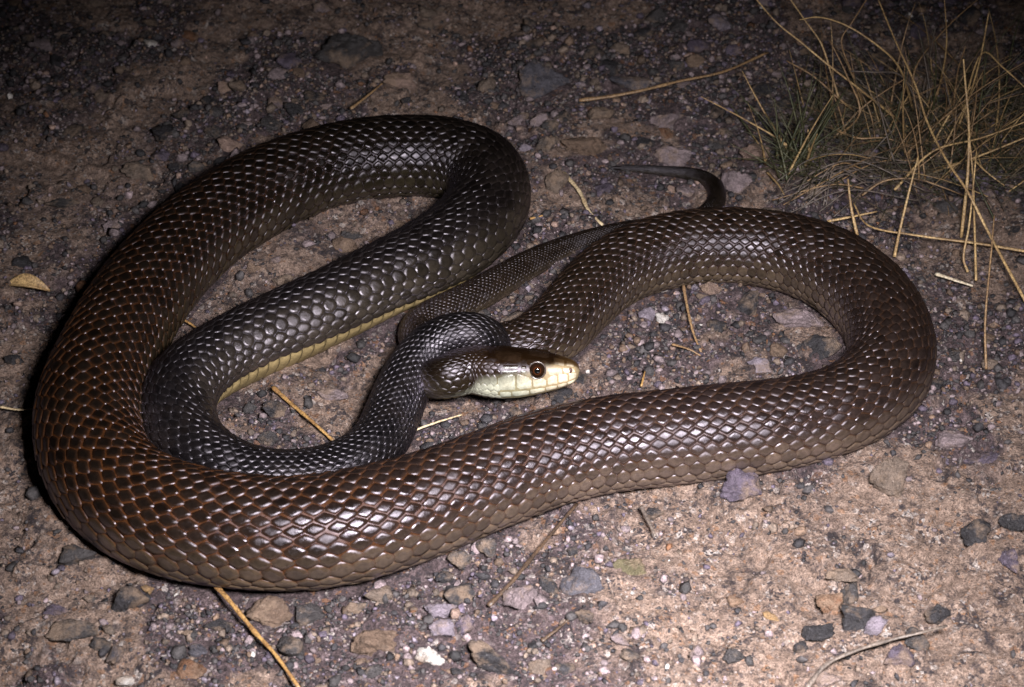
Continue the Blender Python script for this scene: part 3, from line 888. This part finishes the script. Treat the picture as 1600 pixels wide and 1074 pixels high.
# ------------------------------------------------------------------ head shields
def shield(name, quad, raise_=0.00048, gap=0.00025, side=1, tint=1.0):
    """quad: four (t, degrees) corners; a slightly domed plate on the head."""
    n = 6
    c = np.array(quad, float)
    mid = c.mean(0)
    sz = np.array([HEAD_LEN, math.radians(1) * 0.011])
    d = (c - mid) * sz
    L_ = np.linalg.norm(d, axis=1)
    c = mid + (c - mid) * (1 - np.minimum(0.45, gap / L_))[:, None]
    a, b2 = np.meshgrid(np.linspace(0, 1, n), np.linspace(0, 1, n), indexing='ij')
    P = ((1 - a) * (1 - b2))[..., None] * c[0] + (a * (1 - b2))[..., None] * c[1] + (a * b2)[..., None] * c[2] + ((1 - a) * b2)[..., None] * c[3]
    # rounded corners
    m = np.minimum(np.minimum(a, 1 - a), np.minimum(b2, 1 - b2))
    h = np.where(m < 0.01, -0.00012, np.where(m < 0.25, raise_ * 0.85, raise_))
    s = P[..., 0] * HEAD_LEN
    th = np.radians(P[..., 1]) * side
    v = surf(s, th, h)
    o = v.reshape(-1, 3).mean(0)
    g = np.arange(n * n).reshape(n, n)
    f = np.stack([g[:-1, :-1], g[:-1, 1:], g[1:, 1:], g[1:, :-1]], -1).reshape(-1, 4)
    col = head_colour(s, th).reshape(-1, 3) * tint * (1 + 0.10 * rng.normal())
    me = new_mesh(name, v.reshape(-1, 3) - o, f, mat_shield, col)
    return obj(name, me, snake, o - base)


lip_t = [.020, .090, .175, .265, .385, .52, .68]
lip_top = [82, 84, 84, 91, 90, 80, 88]
low_t = [.030, .10, .18, .28, .41, .56, .66]
for sd in (1, -1):
    for k in range(6):
        shield("lip_shield", [(lip_t[k], 112), (lip_t[k + 1], 112), (lip_t[k + 1], lip_top[k + 1]), (lip_t[k], lip_top[k])], side=sd)
        shield("chin_shield", [(low_t[k], 136), (low_t[k + 1], 136), (low_t[k + 1], 115), (low_t[k], 115)], side=sd, tint=0.8, gap=0.00006)
    shield("nasal_shield", [(.022, 84), (.13, 86), (.14, 58), (.040, 50)], side=sd)
    shield("cheek_shield", [(.13, 86), (.255, 91), (.265, 62), (.14, 58)], side=sd)
    shield("brow_shield", [(.25, 60), (.43, 61), (.45, 34), (.23, 32)], raise_=0.0013, tint=0.7, side=sd)
    shield("cheek_shield", [(.425, 72), (.49, 70), (.48, 57), (.43, 57)], raise_=0.00013, side=sd, tint=0.8)
    shield("cheek_shield", [(.425, 87), (.49, 82), (.49, 70), (.425, 72)], raise_=0.00013, side=sd)
    shield("temple_shield", [(.49, 70), (.655, 74), (.64, 58), (.48, 56)], raise_=0.00013, side=sd, tint=0.8)
    shield("temple_shield", [(.49, 82), (.655, 91), (.655, 74), (.49, 70)], raise_=0.00013, side=sd)
    shield("snout_shield", [(.035, 48), (.115, 52), (.115, 3), (.035, 3)], raise_=0.00018, tint=0.65, side=sd)
    shield("snout_shield", [(.115, 54), (.225, 52), (.225, 3), (.115, 3)], raise_=0.00018, tint=0.65, side=sd)
    shield("crown_shield", [(.455, 55), (.70, 50), (.75, 3), (.455, 3)], raise_=0.00018, tint=0.65, side=sd)
shield("crown_shield", [(.235, 30), (.445, 22), (.445, -22), (.235, -30)], raise_=0.00018, tint=0.65)


def ellipsoid(name, centre, frame, rad, mat, parent, n=20, origin=None):
    vs_, fs = [], []
    for i in range(n + 1):
        p = np.pi * i / n
        for j in range(2 * n):
            q_ = np.pi * j / n
            vs_.append(np.array([math.sin(p) * math.cos(q_) * rad[0], math.sin(p) * math.sin(q_) * rad[1], math.cos(p) * rad[2]]))
    for i in range(n):
        for j in range(2 * n):
            a, b2 = i * 2 * n + j, i * 2 * n + (j + 1) % (2 * n)
            fs.append((a, a + 2 * n, b2 + 2 * n, b2))
    me = new_mesh(name, np.array(vs_), np.array(fs), mat)
    o = obj(name, me, parent)
    Mx = Matrix.Identity(4)
    for r in range(3):
        for c in range(3):
            Mx[r][c] = frame[c][r]
        Mx[r][3] = centre[r] - (origin[r] if origin is not None else 0)
    o.matrix_local = Mx
    return o


def eye_material():
    m, nt, b = nmat("eye_iris")
    vec = nt.nodes.new("ShaderNodeTexCoord").outputs["Object"]
    sp = nt.nodes.new("ShaderNodeSeparateXYZ"); nt.links.new(vec, sp.inputs[0])
    mp = nt.nodes.new("ShaderNodeMapRange")
    mp.inputs[1].default_value = 0.0; mp.inputs[2].default_value = 0.0050
    nt.links.new(sp.outputs[2], mp.inputs[0])
    c = ramp(nt, mp.outputs[0], [(0.0, (.012, .008, .006)), (0.70, (.010, .005, .003)), (0.85, (.014, .006, .003)), (0.905, (.016, .005, .003)), (0.922, (.075, .022, .006)), (0.938, (.02, .008, .004)), (1.0, (.003, .003, .003))])
    nt.links.new(c, b.inputs["Base Color"])
    b.inputs["Roughness"].default_value = 0.06
    b.inputs["Coat Weight"].default_value = 1.0
    b.inputs["Coat Roughness"].default_value = 0.02
    return m


def plain(name, c, rough, coat=0.0):
    m, nt, b = nmat(name)
    vec = nt.nodes.new("ShaderNodeTexCoord").outputs["Object"]
    n = noise_tex(nt, vec, 900, 3)
    nt.links.new(mix(nt, 1.0, c, ramp(nt, n, [(0.3, 0.75), (0.7, 1.2)]), 'MULTIPLY'), b.inputs["Base Color"])
    b.inputs["Roughness"].default_value = rough
    b.inputs["Coat Weight"].default_value = coat
    return m


mat_eye = eye_material()
mat_pupil = plain("pupil_black", (.003, .003, .003), 0.05, 1.0)
mat_pit = plain("nostril_pit", (.05, .014, .010), 0.6)
mat_ring = plain("eye_rim", (.060, .045, .040), 0.22)
for sd in (1, -1):
    p0 = surf(np.array(.345 * HEAD_LEN), np.array(math.radians(73) * sd))
    pa = surf(np.array(.345 * HEAD_LEN), np.array(math.radians(73) * sd), np.array(.004))
    out_ = pa - p0; out_ /= np.linalg.norm(out_)
    lat = np.cross(HEAD_F, HEAD_U) * (1 if np.cross(HEAD_F, HEAD_U).dot(out_) > 0 else -1)
    out_ = out_ * 0.75 + lat * 0.45 + HEAD_F * 0.12; out_ /= np.linalg.norm(out_)
    xa = HEAD_F - out_ * HEAD_F.dot(out_); xa /= np.linalg.norm(xa)
    ya = np.cross(out_, xa)
    R_ = 0.0050
    ctr = p0 - out_ * (R_ * 0.50)
    eye = ellipsoid("eye", ctr, (xa, ya, out_), (R_, R_, R_), mat_eye, snake, 24, base)
    pup = ellipsoid("pupil", np.array([0, 0, R_ * 0.955]), (np.array([1, 0, 0]), np.array([0, 1, 0]), np.array([0, 0, 1])), (R_ * .30, R_ * .30, R_ * .06), mat_pupil, eye, 12)
    # rim of small scales round the eye
    nseg, nring = 28, 8
    rv, rf = [], []
    for i in range(nseg):
        a = 2 * np.pi * i / nseg
        dirv = xa * math.cos(a) + ya * math.sin(a)
        for j in range(nring):
            b2 = 2 * np.pi * j / nring
            rv.append(ctr + dirv * (R_ * (0.90 + 0.10 * math.cos(b2))) + out_ * (R_ * (0.42 + 0.13 * math.sin(b2))))
            rf.append((i * nring + j, ((i + 1) % nseg) * nring + j, ((i + 1) % nseg) * nring + (j + 1) % nring, i * nring + (j + 1) % nring))
    rv = np.array(rv)
    obj("eye_rim", new_mesh("eye_rim", rv - ctr, np.array(rf), mat_ring), snake, ctr - base)
    pn = surf(np.array(.072 * HEAD_LEN), np.array(math.radians(70) * sd), np.array(.0002))
    ellipsoid("nostril", pn, (xa, ya, out_), (.0011, .0014, .0005), mat_pit, snake, 12, base)

# ================================================================== stones
PAL = {
    'black': (.022, .020, .024), 'charcoal': (.045, .040, .042), 'slate': (.070, .066, .082), 'purple': (.085, .066, .095),
    'mauve': (.20, .155, .165), 'lavender': (.19, .16, .195), 'taupe': (.145, .108, .086), 'brown': (.13, .085, .060),
    'pinkish': (.25, .17, .14), 'rust': (.13, .060, .030), 'ochre': (.26, .16, .075), 'white': (.46, .43, .41), 'olive': (.10, .085, .045),
}


def stone_material(name, c):
    m, nt, b = nmat(name)
    L = nt.links.new
    oi = nt.nodes.new("ShaderNodeObjectInfo")
    vec0 = nt.nodes.new("ShaderNodeTexCoord").outputs["Object"]
    va = nt.nodes.new("ShaderNodeVectorMath"); va.operation = 'ADD'
    L(vec0, va.inputs[0]); L(oi.outputs["Location"], va.inputs[1])
    vec = va.outputs[0]
    n = noise_tex(nt, vec, 170, 6, 0.75)
    f = noise_tex(nt, vec, 700, 4, 0.7)
    cc_ = mix(nt, ramp(nt, n, [(0.33, 0.0), (0.68, 1.0)]), tuple(x * 0.5 for x in c), tuple(min(.8, x * 1.55) for x in c))
    cc_ = mix(nt, ramp(nt, f, [(0.60, 0.0), (0.72, 0.75)]), cc_, tuple(min(.75, x * 2.0 + .12) for x in c))
    cc_ = mix(nt, ramp(nt, f, [(0.30, 0.7), (0.40, 0.0)]), cc_, tuple(x * 0.3 for x in c))
    dust = ramp(nt, noise_tex(nt, vec, 60, 4, .7), [(0.48, 0.0), (0.62, 0.7)])
    cc_ = mix(nt, dust, cc_, (.25, .175, .125))
    L(cc_, b.inputs["Base Color"])
    L(ramp(nt, n, [(0.3, 0.40), (0.7, 0.80)]), b.inputs["Roughness"])
    n1 = bump(nt, n, 0.004, 1.0)
    L(bump(nt, f, 0.0018, 1.0, n1), b.inputs["Normal"])
    return m


SMAT = {k: stone_material("stone_" + k, v) for k, v in PAL.items()}


def ico(sub):
    import bmesh
    bm = bmesh.new()
    bmesh.ops.create_icosphere(bm, subdivisions=sub, radius=1.0)
    v = np.array([x.co[:] for x in bm.verts]); f = np.array([[q_.index for q_ in t.verts] for t in bm.faces])
    bm.free()
    return v, f


ICOS = {k: ico(k) for k in (1, 2, 3, 4)}


def rock(sub, seed, ang=0.95, rough=0.16):
    """Broken stone: a ball split by random flat planes, then pitted and chipped."""
    v, f = ICOS[sub]
    r = np.random.default_rng(seed)
    m_ = r.integers(8, 14)
    nn = r.normal(size=(m_, 3)); nn /= np.linalg.norm(nn, axis=1)[:, None]
    d = r.uniform(0.30, 0.78, m_)
    dots = v @ nn.T
    lim = np.where(dots > 1e-3, d / np.maximum(dots, 1e-3), 9).min(1)
    rad = np.minimum(1.0, lim) * ang + (1 - ang) * 0.8
    if rough:
        off = r.uniform(0, 100, 3)
        k1 = r.uniform(1.5, 2.6)
        def lump(p):
            q_ = Vector(p) * k1 + Vector(off)
            a = mnoise.noise(q_) * 0.9
            if sub >= 3:
                a += 0.75 * (0.5 - abs(mnoise.noise(q_ * 2.3))) + 0.40 * mnoise.noise(q_ * 5.1) + 0.30 * mnoise.noise(q_ * 10.7)
            return a
        rad = rad * (1 + rough * np.array([lump(p) for p in v]))
    return v * rad[:, None], f


def rotm(r):
    q_ = r.normal(size=4); q_ /= np.linalg.norm(q_)
    w_, x, y, z = q_
    return np.array([[1 - 2 * (y * y + z * z), 2 * (x * y - z * w_), 2 * (x * z + y * w_)],
                     [2 * (x * y + z * w_), 1 - 2 * (x * x + z * z), 2 * (y * z - x * w_)],
                     [2 * (x * z - y * w_), 2 * (y * z + x * w_), 1 - 2 * (x * x + y * y)]])


def place_stone(x, y, w, d, hgt, colour, seed, sub, label, group=None, tilt=True):
    v, f = rock(sub, seed, 0.95, 0.26 if sub > 2 else 0.2)
    r = np.random.default_rng(seed + 5)
    v = v @ rotm(r).T
    ext = (v.max(0) - v.min(0)) / 2
    v = (v - (v.max(0) + v.min(0)) / 2) / ext
    az = r.uniform(-.35, .35)
    v = v * np.array([w / 2, d / 2, hgt / 2])
    ca, sa = math.cos(az), math.sin(az)
    v = v @ np.array([[ca, sa, 0], [-sa, ca, 0], [0, 0, 1]])
    zb = float(ground_z(x, y))
    me = new_mesh("stone", v, f, SMAT[colour], smooth=False)
    o = obj("stone", me, None, (x, y, zb + hgt * (0.18 if sub == 4 else 0.14)))
    tag(o, label, "stone", group)
    return o


BODY_PTS = CEN[::8]; BODY_R = RAD[::8]


def clear_of_snake(x, y, pad):
    d = np.sqrt((x[:, None] - BODY_PTS[None, :, 0]) ** 2 + (y[:, None] - BODY_PTS[None, :, 1]) ** 2)
    low = BODY_PTS[:, 2] < BODY_R * 1.5 + 0.004
    gap = d - np.where(low, BODY_R * 0.86, 0)[None]
    return gap.min(1) > pad


for k, (x, y, w, h, colour, label) in enumerate(STONES):
    hz = h * 0.78                        # the height one sees mixes depth and height
    place_stone(x, y, w, h * 0.95, hz, colour, 100 + k, 4 if w > .011 else 3, label, "stones lying about the snake")


def zone_of(x, y):
    z = np.full(len(x), 'behind', dtype=object)
    z[(y < 0.10)] = 'right'
    z[(x < -0.10) & (y < 0.12)] = 'left'
    fr = y < np.interp(x, [-.30, -.20, -.10, 0, .1, .2, .3], [-.10, -.20, -.205, -.165, -.13, -.115, -.09])
    z[fr & (x < 0.03)] = 'gravel'
    z[fr & (x >= 0.03)] = 'sand'
    z[in_poly(x, y, RIGHT_COIL)] = 'rcoil'
    z[in_poly(x, y, LEFT_COIL_INNER)] = 'lcoil'
    z[in_poly(x, y, LEFT_COIL_OUTER)] = 'ucoil'
    return z


ZWORD = {'behind': 'on the dark ground behind the snake', 'right': 'on the soil beyond the right bend of the snake',
         'left': 'on the gravel outside the left bend of the snake', 'gravel': 'in the gravel in front of the snake',
         'sand': 'on the sandy patch in front of the snake', 'rcoil': 'inside the right coil of the snake',
         'lcoil': 'inside the coil beside the neck', 'ucoil': 'on the sand strip inside the upper left coil'}
CWORD = {'black': 'black', 'charcoal': 'charcoal grey', 'mauve': 'mauve grey', 'lavender': 'pale lavender', 'taupe': 'taupe brown',
         'brown': 'dull brown', 'pinkish': 'pinkish tan', 'rust': 'rusty orange', 'white': 'whitish', 'purple': 'dark purple'}
cw = list(CWORD)
cp = np.array([.24, .22, .17, .02, .13, .10, .02, .008, .003, .10]); cp /= cp.sum()


sx = np.array([s[0] for s in STONES]); syy = np.array([s[1] for s in STONES]); sw_ = np.array([s[2] for s in STONES])


def scatter(n, pad, lo=(-.36, -.29), hi=(.36, .42), far_stones=True):
    x = rng.uniform(lo[0], hi[0], n); y = rng.uniform(lo[1], hi[1], n)
    k = rng.uniform(0, 1, n) < gravel_density(x, y)
    x, y = x[k], y[k]
    k = clear_of_snake(x, y, pad)
    x, y = x[k], y[k]
    if far_stones:
        d = np.sqrt((x[:, None] - sx) ** 2 + (y[:, None] - syy) ** 2) - sw_ * 0.5
        k = d.min(1) > pad * 0.5
        x, y = x[k], y[k]
    return x, y


# medium pebbles, each its own object, in look-alike sets
px_, py_ = scatter(1500, 0.004)
sel_x, sel_y, sel_w = [], [], []
straw_xy = np.vstack([catmull(np.array(p_[4], float), 8) for p_ in STRAWS])[:, :2]
for x, y in zip(px_, py_):
    # inside the picture only
    dv = np.array([x, y, 0]) - CAM
    dep = dv @ np.array([0, math.cos(PITCH), -math.sin(PITCH)])
    vv = dv @ np.array([0, math.sin(PITCH), math.cos(PITCH)])
    if abs(x / dep) > 0.22 or abs(vv / dep) > 0.147:
        continue
    if (np.hypot(straw_xy[:, 0] - x, straw_xy[:, 1] - y)).min() < 0.010:
        continue
    w = float(np.clip(rng.lognormal(math.log(.0112), .30), .007, .0185))
    if sel_x and (np.hypot(np.array(sel_x) - x, np.array(sel_y) - y) - (np.array(sel_w) + w) * 0.42).min() < 0:
        continue
    sel_x.append(x); sel_y.append(y); sel_w.append(w)
    if len(sel_x) >= 225:
        break
zones = zone_of(np.array(sel_x), np.array(sel_y))
for k, (x, y, w) in enumerate(zip(sel_x, sel_y, sel_w)):
    c = cw[rng.choice(len(cw), p=cp)]
    size_w = "tiny" if w < .0095 else "small" if w < .0130 else "stout"
    near = min(MARKS, key=lambda q_: math.hypot(q_[0] - x, q_[1] - y))
    if math.hypot(near[0] - x, near[1] - y) < 0.07:
        lab = "%s %s pebble near the %s" % (size_w, CWORD[c], near[2])
    else:
        lab = "%s %s pebble %s" % (size_w, CWORD[c], ZWORD[zones[k]])
    place_stone(x, y, w, w * rng.uniform(.6, 1.0), w * rng.uniform(.45, .8), c, 900 + k, 3, lab, lab.replace(" pebble ", " pebbles "))

# the countless small gravel, one mass
gm, nt, b = nmat("gravel_mix")
at = nt.nodes.new("ShaderNodeAttribute"); at.attribute_name = "col"
vec = nt.nodes.new("ShaderNodeTexCoord").outputs["Object"]
nn_ = noise_tex(nt, vec, 500, 5, 0.75)
cg = mix(nt, 1.0, at.outputs["Color"], ramp(nt, nn_, [(0.32, 0.3), (0.5, 1.0), (0.68, 2.1)]), 'MULTIPLY')
nt.links.new(cg, b.inputs["Base Color"])
nt.links.new(ramp(nt, nn_, [(0.3, 0.4), (0.7, 0.85)]), b.inputs["Roughness"])
nt.links.new(bump(nt, nn_, 0.001, 1.0), b.inputs["Normal"])

pal = np.array([PAL[c] for c in cw])
VAR1 = [rock(1, 3000 + i, 0.95, 0.3) for i in range(60)]
bv0, bf0 = VAR1[0]


def octa(seed):
    r = np.random.default_rng(seed)
    v = np.array([[1, 0, 0], [-1, 0, 0], [0, 1, 0], [0, -1, 0], [0, 0, 1], [0, 0, -1], [.6, .6, .6], [-.6, .6, -.6]], float)
    f = np.array([[0, 6, 4], [0, 2, 6], [2, 4, 6], [2, 1, 4], [1, 3, 4], [3, 0, 4], [2, 0, 5], [2, 5, 7], [1, 2, 7], [5, 1, 7], [3, 1, 5], [0, 3, 5]])
    return v * r.uniform(.6, 1.15, (8, 1)) + r.normal(0, .12, (8, 3)), f


VAR0 = [octa(i) for i in range(60)]


def gravel(n, wlo, wmed, whi, variants, pad, lo, hi):
    x, y = scatter(n, pad, lo, hi)
    n = len(x)
    w = np.clip(rng.lognormal(math.log(wmed), .42, n), wlo, whi)
    z = ground_z(x, y)
    colr = pal[rng.choice(len(cw), n, p=cp)] * rng.uniform(.45, 1.1, (n, 1))
    V, F, C = [], [], []
    off = 0
    for k, (v, f) in enumerate(variants):
        ii = np.arange(k, n, len(variants))
        if not len(ii):
            continue
        vr = v @ rotm(rng).T
        sc3 = w[ii, None] / 2 * np.stack([np.ones(len(ii)), rng.uniform(.6, 1, len(ii)), rng.uniform(.5, .9, len(ii))], 1)
        vv = vr[None] * sc3[:, None]
        az = rng.uniform(0, 6.28, len(ii))
        ca, sa = np.cos(az)[:, None], np.sin(az)[:, None]
        vx = vv[..., 0] * ca - vv[..., 1] * sa + x[ii, None]
        vy = vv[..., 0] * sa + vv[..., 1] * ca + y[ii, None]
        vz = vv[..., 2] + (z[ii] + w[ii] * 0.12)[:, None]
        V.append(np.stack([vx, vy, vz], -1).reshape(-1, 3))
        F.append((f[None] + (np.arange(len(ii)) * len(v))[:, None, None]).reshape(-1, 3) + off)
        off += len(ii) * len(v)
        C.append(np.repeat(colr[ii], len(v), 0))
    return np.vstack(V), np.vstack(F), np.vstack(C)


V1, F1, C1 = gravel(37000, .0028, .0050, .0125, VAR1, .0016, (-.42, -.33), (.42, .50))
V2, F2, C2 = gravel(90000, .0012, .0021, .0036, VAR0, .0008, (-.42, -.33), (.42, .50))
me = new_mesh("gravel", np.vstack([V1, V2]), np.vstack([F1, F2 + len(V1)]), gm, np.vstack([C1, C2]), smooth=False)
tag(obj("gravel", me), "fine mixed gravel of dark, mauve and tan grains over the soil", "gravel", kind="stuff")


# ================================================================== straws, twigs and grass
def blade_material(name, c, c2, rough=0.5):
    m, nt, b = nmat(name)
    vec = nt.nodes.new("ShaderNodeTexCoord").outputs["Object"]
    n = noise_tex(nt, vec, 90, 4, 0.6)
    f = noise_tex(nt, vec, 900, 3, 0.6)
    cc_ = mix(nt, ramp(nt, n, [(0.38, 0.0), (0.62, 1.0)]), c, c2)
    cc_ = mix(nt, 0.8, cc_, ramp(nt, f, [(0.36, 0.25), (0.62, 1.15)]), 'MULTIPLY')
    nt.links.new(cc_, b.inputs["Base Color"])
    b.inputs["Roughness"].default_value = rough
    nt.links.new(bump(nt, f, 0.0004, 0.6), b.inputs["Normal"])
    return m


BM = {
    'gold': blade_material("straw_gold", (.40, .24, .085), (.21, .115, .045), 0.45),
    'straw': blade_material("straw_tan", (.54, .37, .17), (.30, .19, .09)),
    'tan': blade_material("straw_brown", (.30, .19, .095), (.20, .12, .06)),
    'pale': blade_material("straw_pale", (.58, .47, .30), (.42, .31, .18)),
    'white': blade_material("straw_white", (.72, .66, .54), (.55, .46, .33)),
    'grey': blade_material("straw_grey", (.15, .118, .098), (.085, .068, .058)),
    'dark': blade_material("twig_dark", (.075, .045, .026), (.035, .022, .015)),
    'green': blade_material("blade_green", (.050, .058, .026), (.085, .080, .038)),
    'thatch': blade_material("thatch_mix", (.030, .034, .017), (.12, .092, .055)),
}


def tube(pts, r0, r1, n=6, sides=6, flat=1.0, knots=False):
    P = catmull(np.array(pts, float), n)
    T = np.gradient(P, axis=0); T /= np.linalg.norm(T, axis=1)[:, None]
    ref = np.array([0.0, 0, 1.0])
    A_ = np.cross(T, ref); A_ /= np.linalg.norm(A_, axis=1)[:, None] + 1e-9
    B_ = np.cross(A_, T)
    m_ = len(P)
    rr = np.linspace(r0, r1, m_)
    if knots:
        rr = rr * (1 + 0.22 * np.maximum(0, np.sin(np.linspace(0.5, 15, m_))) ** 6 + 0.10 * np.sin(np.linspace(0, 41, m_)))
    a = np.linspace(0, 2 * np.pi, sides, endpoint=False)
    V = (P[:, None] + A_[:, None] * (np.cos(a)[None, :, None] * rr[:, None, None]) + B_[:, None] * (np.sin(a)[None, :, None] * rr[:, None, None] * flat)).reshape(-1, 3)
    g = np.arange(m_ * sides).reshape(m_, sides)
    F = np.stack([g[:-1], np.roll(g[:-1], -1, 1), np.roll(g[1:], -1, 1), g[1:]], -1).reshape(-1, 4).tolist()
    F.append(list(range(sides))[::-1]); F.append((np.arange(sides) + (m_ - 1) * sides).tolist())
    return V, F


for name, colour, label, r, pts in STRAWS:
    pts = [np.array(p) for p in pts]
    for p in pts:
        p[2] = max(p[2], float(ground_z(p[0], p[1])) + r * 1.2)
    for q_ in range(1, len(pts) - 1):
        pts[q_] = pts[q_] + np.r_[rng.normal(0, .0009, 2), 0]
    V, F = tube(pts, r, r * 0.6, 8, 8, 0.65, True)
    o0 = pts[0].copy()
    tag(obj(name, new_mesh(name, V - o0, F, BM[colour]), None, o0), label, name, "loose straws and twigs on the ground")

# dry leaf curl at the far left
lf = []
lc = np.array(LEAF)
n = 10
V, F = [], []
for i in range(n + 1):
    t = i / n
    wdt = 0.0062 * math.sin(math.pi * min(1, t * 1.02)) ** 0.8 + 0.0004
    for j in range(7):
        s = (j - 3) / 3
        V.append((-.010 + .026 * t, s * wdt * 0.8 - .012 * t + .006 * t * t, .0035 + abs(s) ** 2 * wdt * 0.7 + 0.003 * math.sin(t * 3)))
for i in range(n):
    for j in range(6):
        F.append((i * 7 + j, (i + 1) * 7 + j, (i + 1) * 7 + j + 1, i * 7 + j + 1))
me = new_mesh("dry_leaf", np.array(V), F, BM['straw'])
o = obj("dry_leaf", me, None, (lc[0], lc[1], float(ground_z(lc[0], lc[1]))))
md = o.modifiers.new("thickness", 'SOLIDIFY'); md.thickness = 0.0005
tag(o, "small curled dry leaf on the gravel outside the left bend", "leaf")

# ---- tussock of dry grass
tx, ty = TUSSOCK
tuss = bpy.data.objects.new("grass_tussock", None); coll.objects.link(tuss)
tuss.location = (tx, ty, 0)
tag(tuss, "sprawling tussock of dry straw coloured grass with long bent stalks", "grass")
T0 = np.array([tx, ty, 0.0])
for colour, r, pts in STALKS:
    pts = [np.array(p) for p in pts]
    V, F = tube(pts, r, r * 0.5, 6, 6, 0.8)
    obj("stalk", new_mesh("stalk", V - T0, F, BM[colour]), tuss)


def random_blade(c, r, spread, hmin, hmax, lmin, lmax, az=None, el=None):
    a = rng.uniform(0, 2 * np.pi) if az is None else az + rng.normal(0, .25)
    b0 = np.array(c) + np.r_[rng.normal(0, spread, 2), 0]
    b0[2] = float(ground_z(b0[0], b0[1]))
    ln = rng.uniform(lmin, lmax)
    e = rng.uniform(hmin, hmax)
    d = np.array([math.cos(a) * math.cos(e), math.sin(a) * math.cos(e), math.sin(e)])
    sag = rng.uniform(0.05, .35) * ln
    side = np.array([-math.sin(a), math.cos(a), 0]) * rng.normal(0, .10) * ln
    pts = []
    for t in (0, .25, .5, .75, 1):
        p = b0 + d * ln * t + np.array([0, 0, -sag * t * t]) + side * t * t
        p[2] = max(p[2], float(ground_z(p[0], p[1])) + .0008)
        pts.append(p)
    return tube(pts, r, r * .25, 4, 4, .28)


def not_on_snake(V):
    q_ = V[::4]
    d = np.sqrt(((q_[:, None] - BODY_PTS[None]) ** 2).sum(-1)) - BODY_R[None] * 1.1
    return d.min() > 0


for k in range(232):
    colour = ['straw', 'tan', 'green', 'green', 'tan', 'grey'][rng.integers(0, 6)]
    V, F = random_blade((tx + .012, ty + .005, 0), rng.uniform(.0005, .0009), .030, .25, 1.35, .03, .105)
    if not not_on_snake(V):
        continue
    obj("blade", new_mesh("blade", V - T0, F, BM[colour]), tuss)
# matted dead thatch lying at its foot
Vs, Fs, off = [], [], 0
for k in range(900):
    c = (tx + rng.uniform(-.075, .11), ty + rng.uniform(-.050, .06), 0)
    V, F = random_blade(c, rng.uniform(.0004, .0007), .008, .0, .9, .02, .065, az=rng.choice([0.2, 3.0, 3.4, -.3, 1.2, 4.4, 2.2, 5.3]))
    if not not_on_snake(V):
        continue
    Vs.append(V - T0); Fs += [[i + off for i in f] for f in F]; off += len(V)
tag(obj("thatch", new_mesh("thatch", np.vstack(Vs), Fs, BM['thatch']), tuss), "matted grey dead grass at the foot of the tussock", kind="stuff")

# ---- bundle of pale bent straws streaming from the tussock, and small green tuft
gx0, gy0 = TUFT
tuft = bpy.data.objects.new("grass_tuft", None); coll.objects.link(tuft)
tuft.location = (gx0, gy0, 0)
tag(tuft, "small green grass tuft with a pale base beside the dry tussock", "grass")
T1 = np.array([gx0, gy0, 0.0])
for k in range(78):
    V, F = random_blade((gx0, gy0, 0), rng.uniform(.0007, .0013), .009, .40, 1.35, .025, .070)
    obj("blade", new_mesh("blade", V - T1, F, BM['green' if k % 9 else 'straw']), tuft)
for k in range(20):
    b0 = np.array([gx0 + .050 + rng.uniform(-.02, .04), gy0 - .016 + rng.normal(0, .014), .006])
    e0 = np.array([gx0 - .022 + rng.uniform(0, .045), gy0 - .036 + rng.normal(0, .010), .002])
    mdl = (b0 + e0) / 2 + np.array([rng.normal(0, .006), .004 + rng.normal(0, .004), .004 + rng.uniform(0, .009)])
    V, F = tube([b0, mdl, e0], rng.uniform(.0005, .0008), .0004, 6, 5, .6)
    if not not_on_snake(V):
        continue
    obj("blade", new_mesh("blade", V - T0, F, BM[['grey', 'tan', 'grey'][rng.integers(0, 3)]]), tuss)
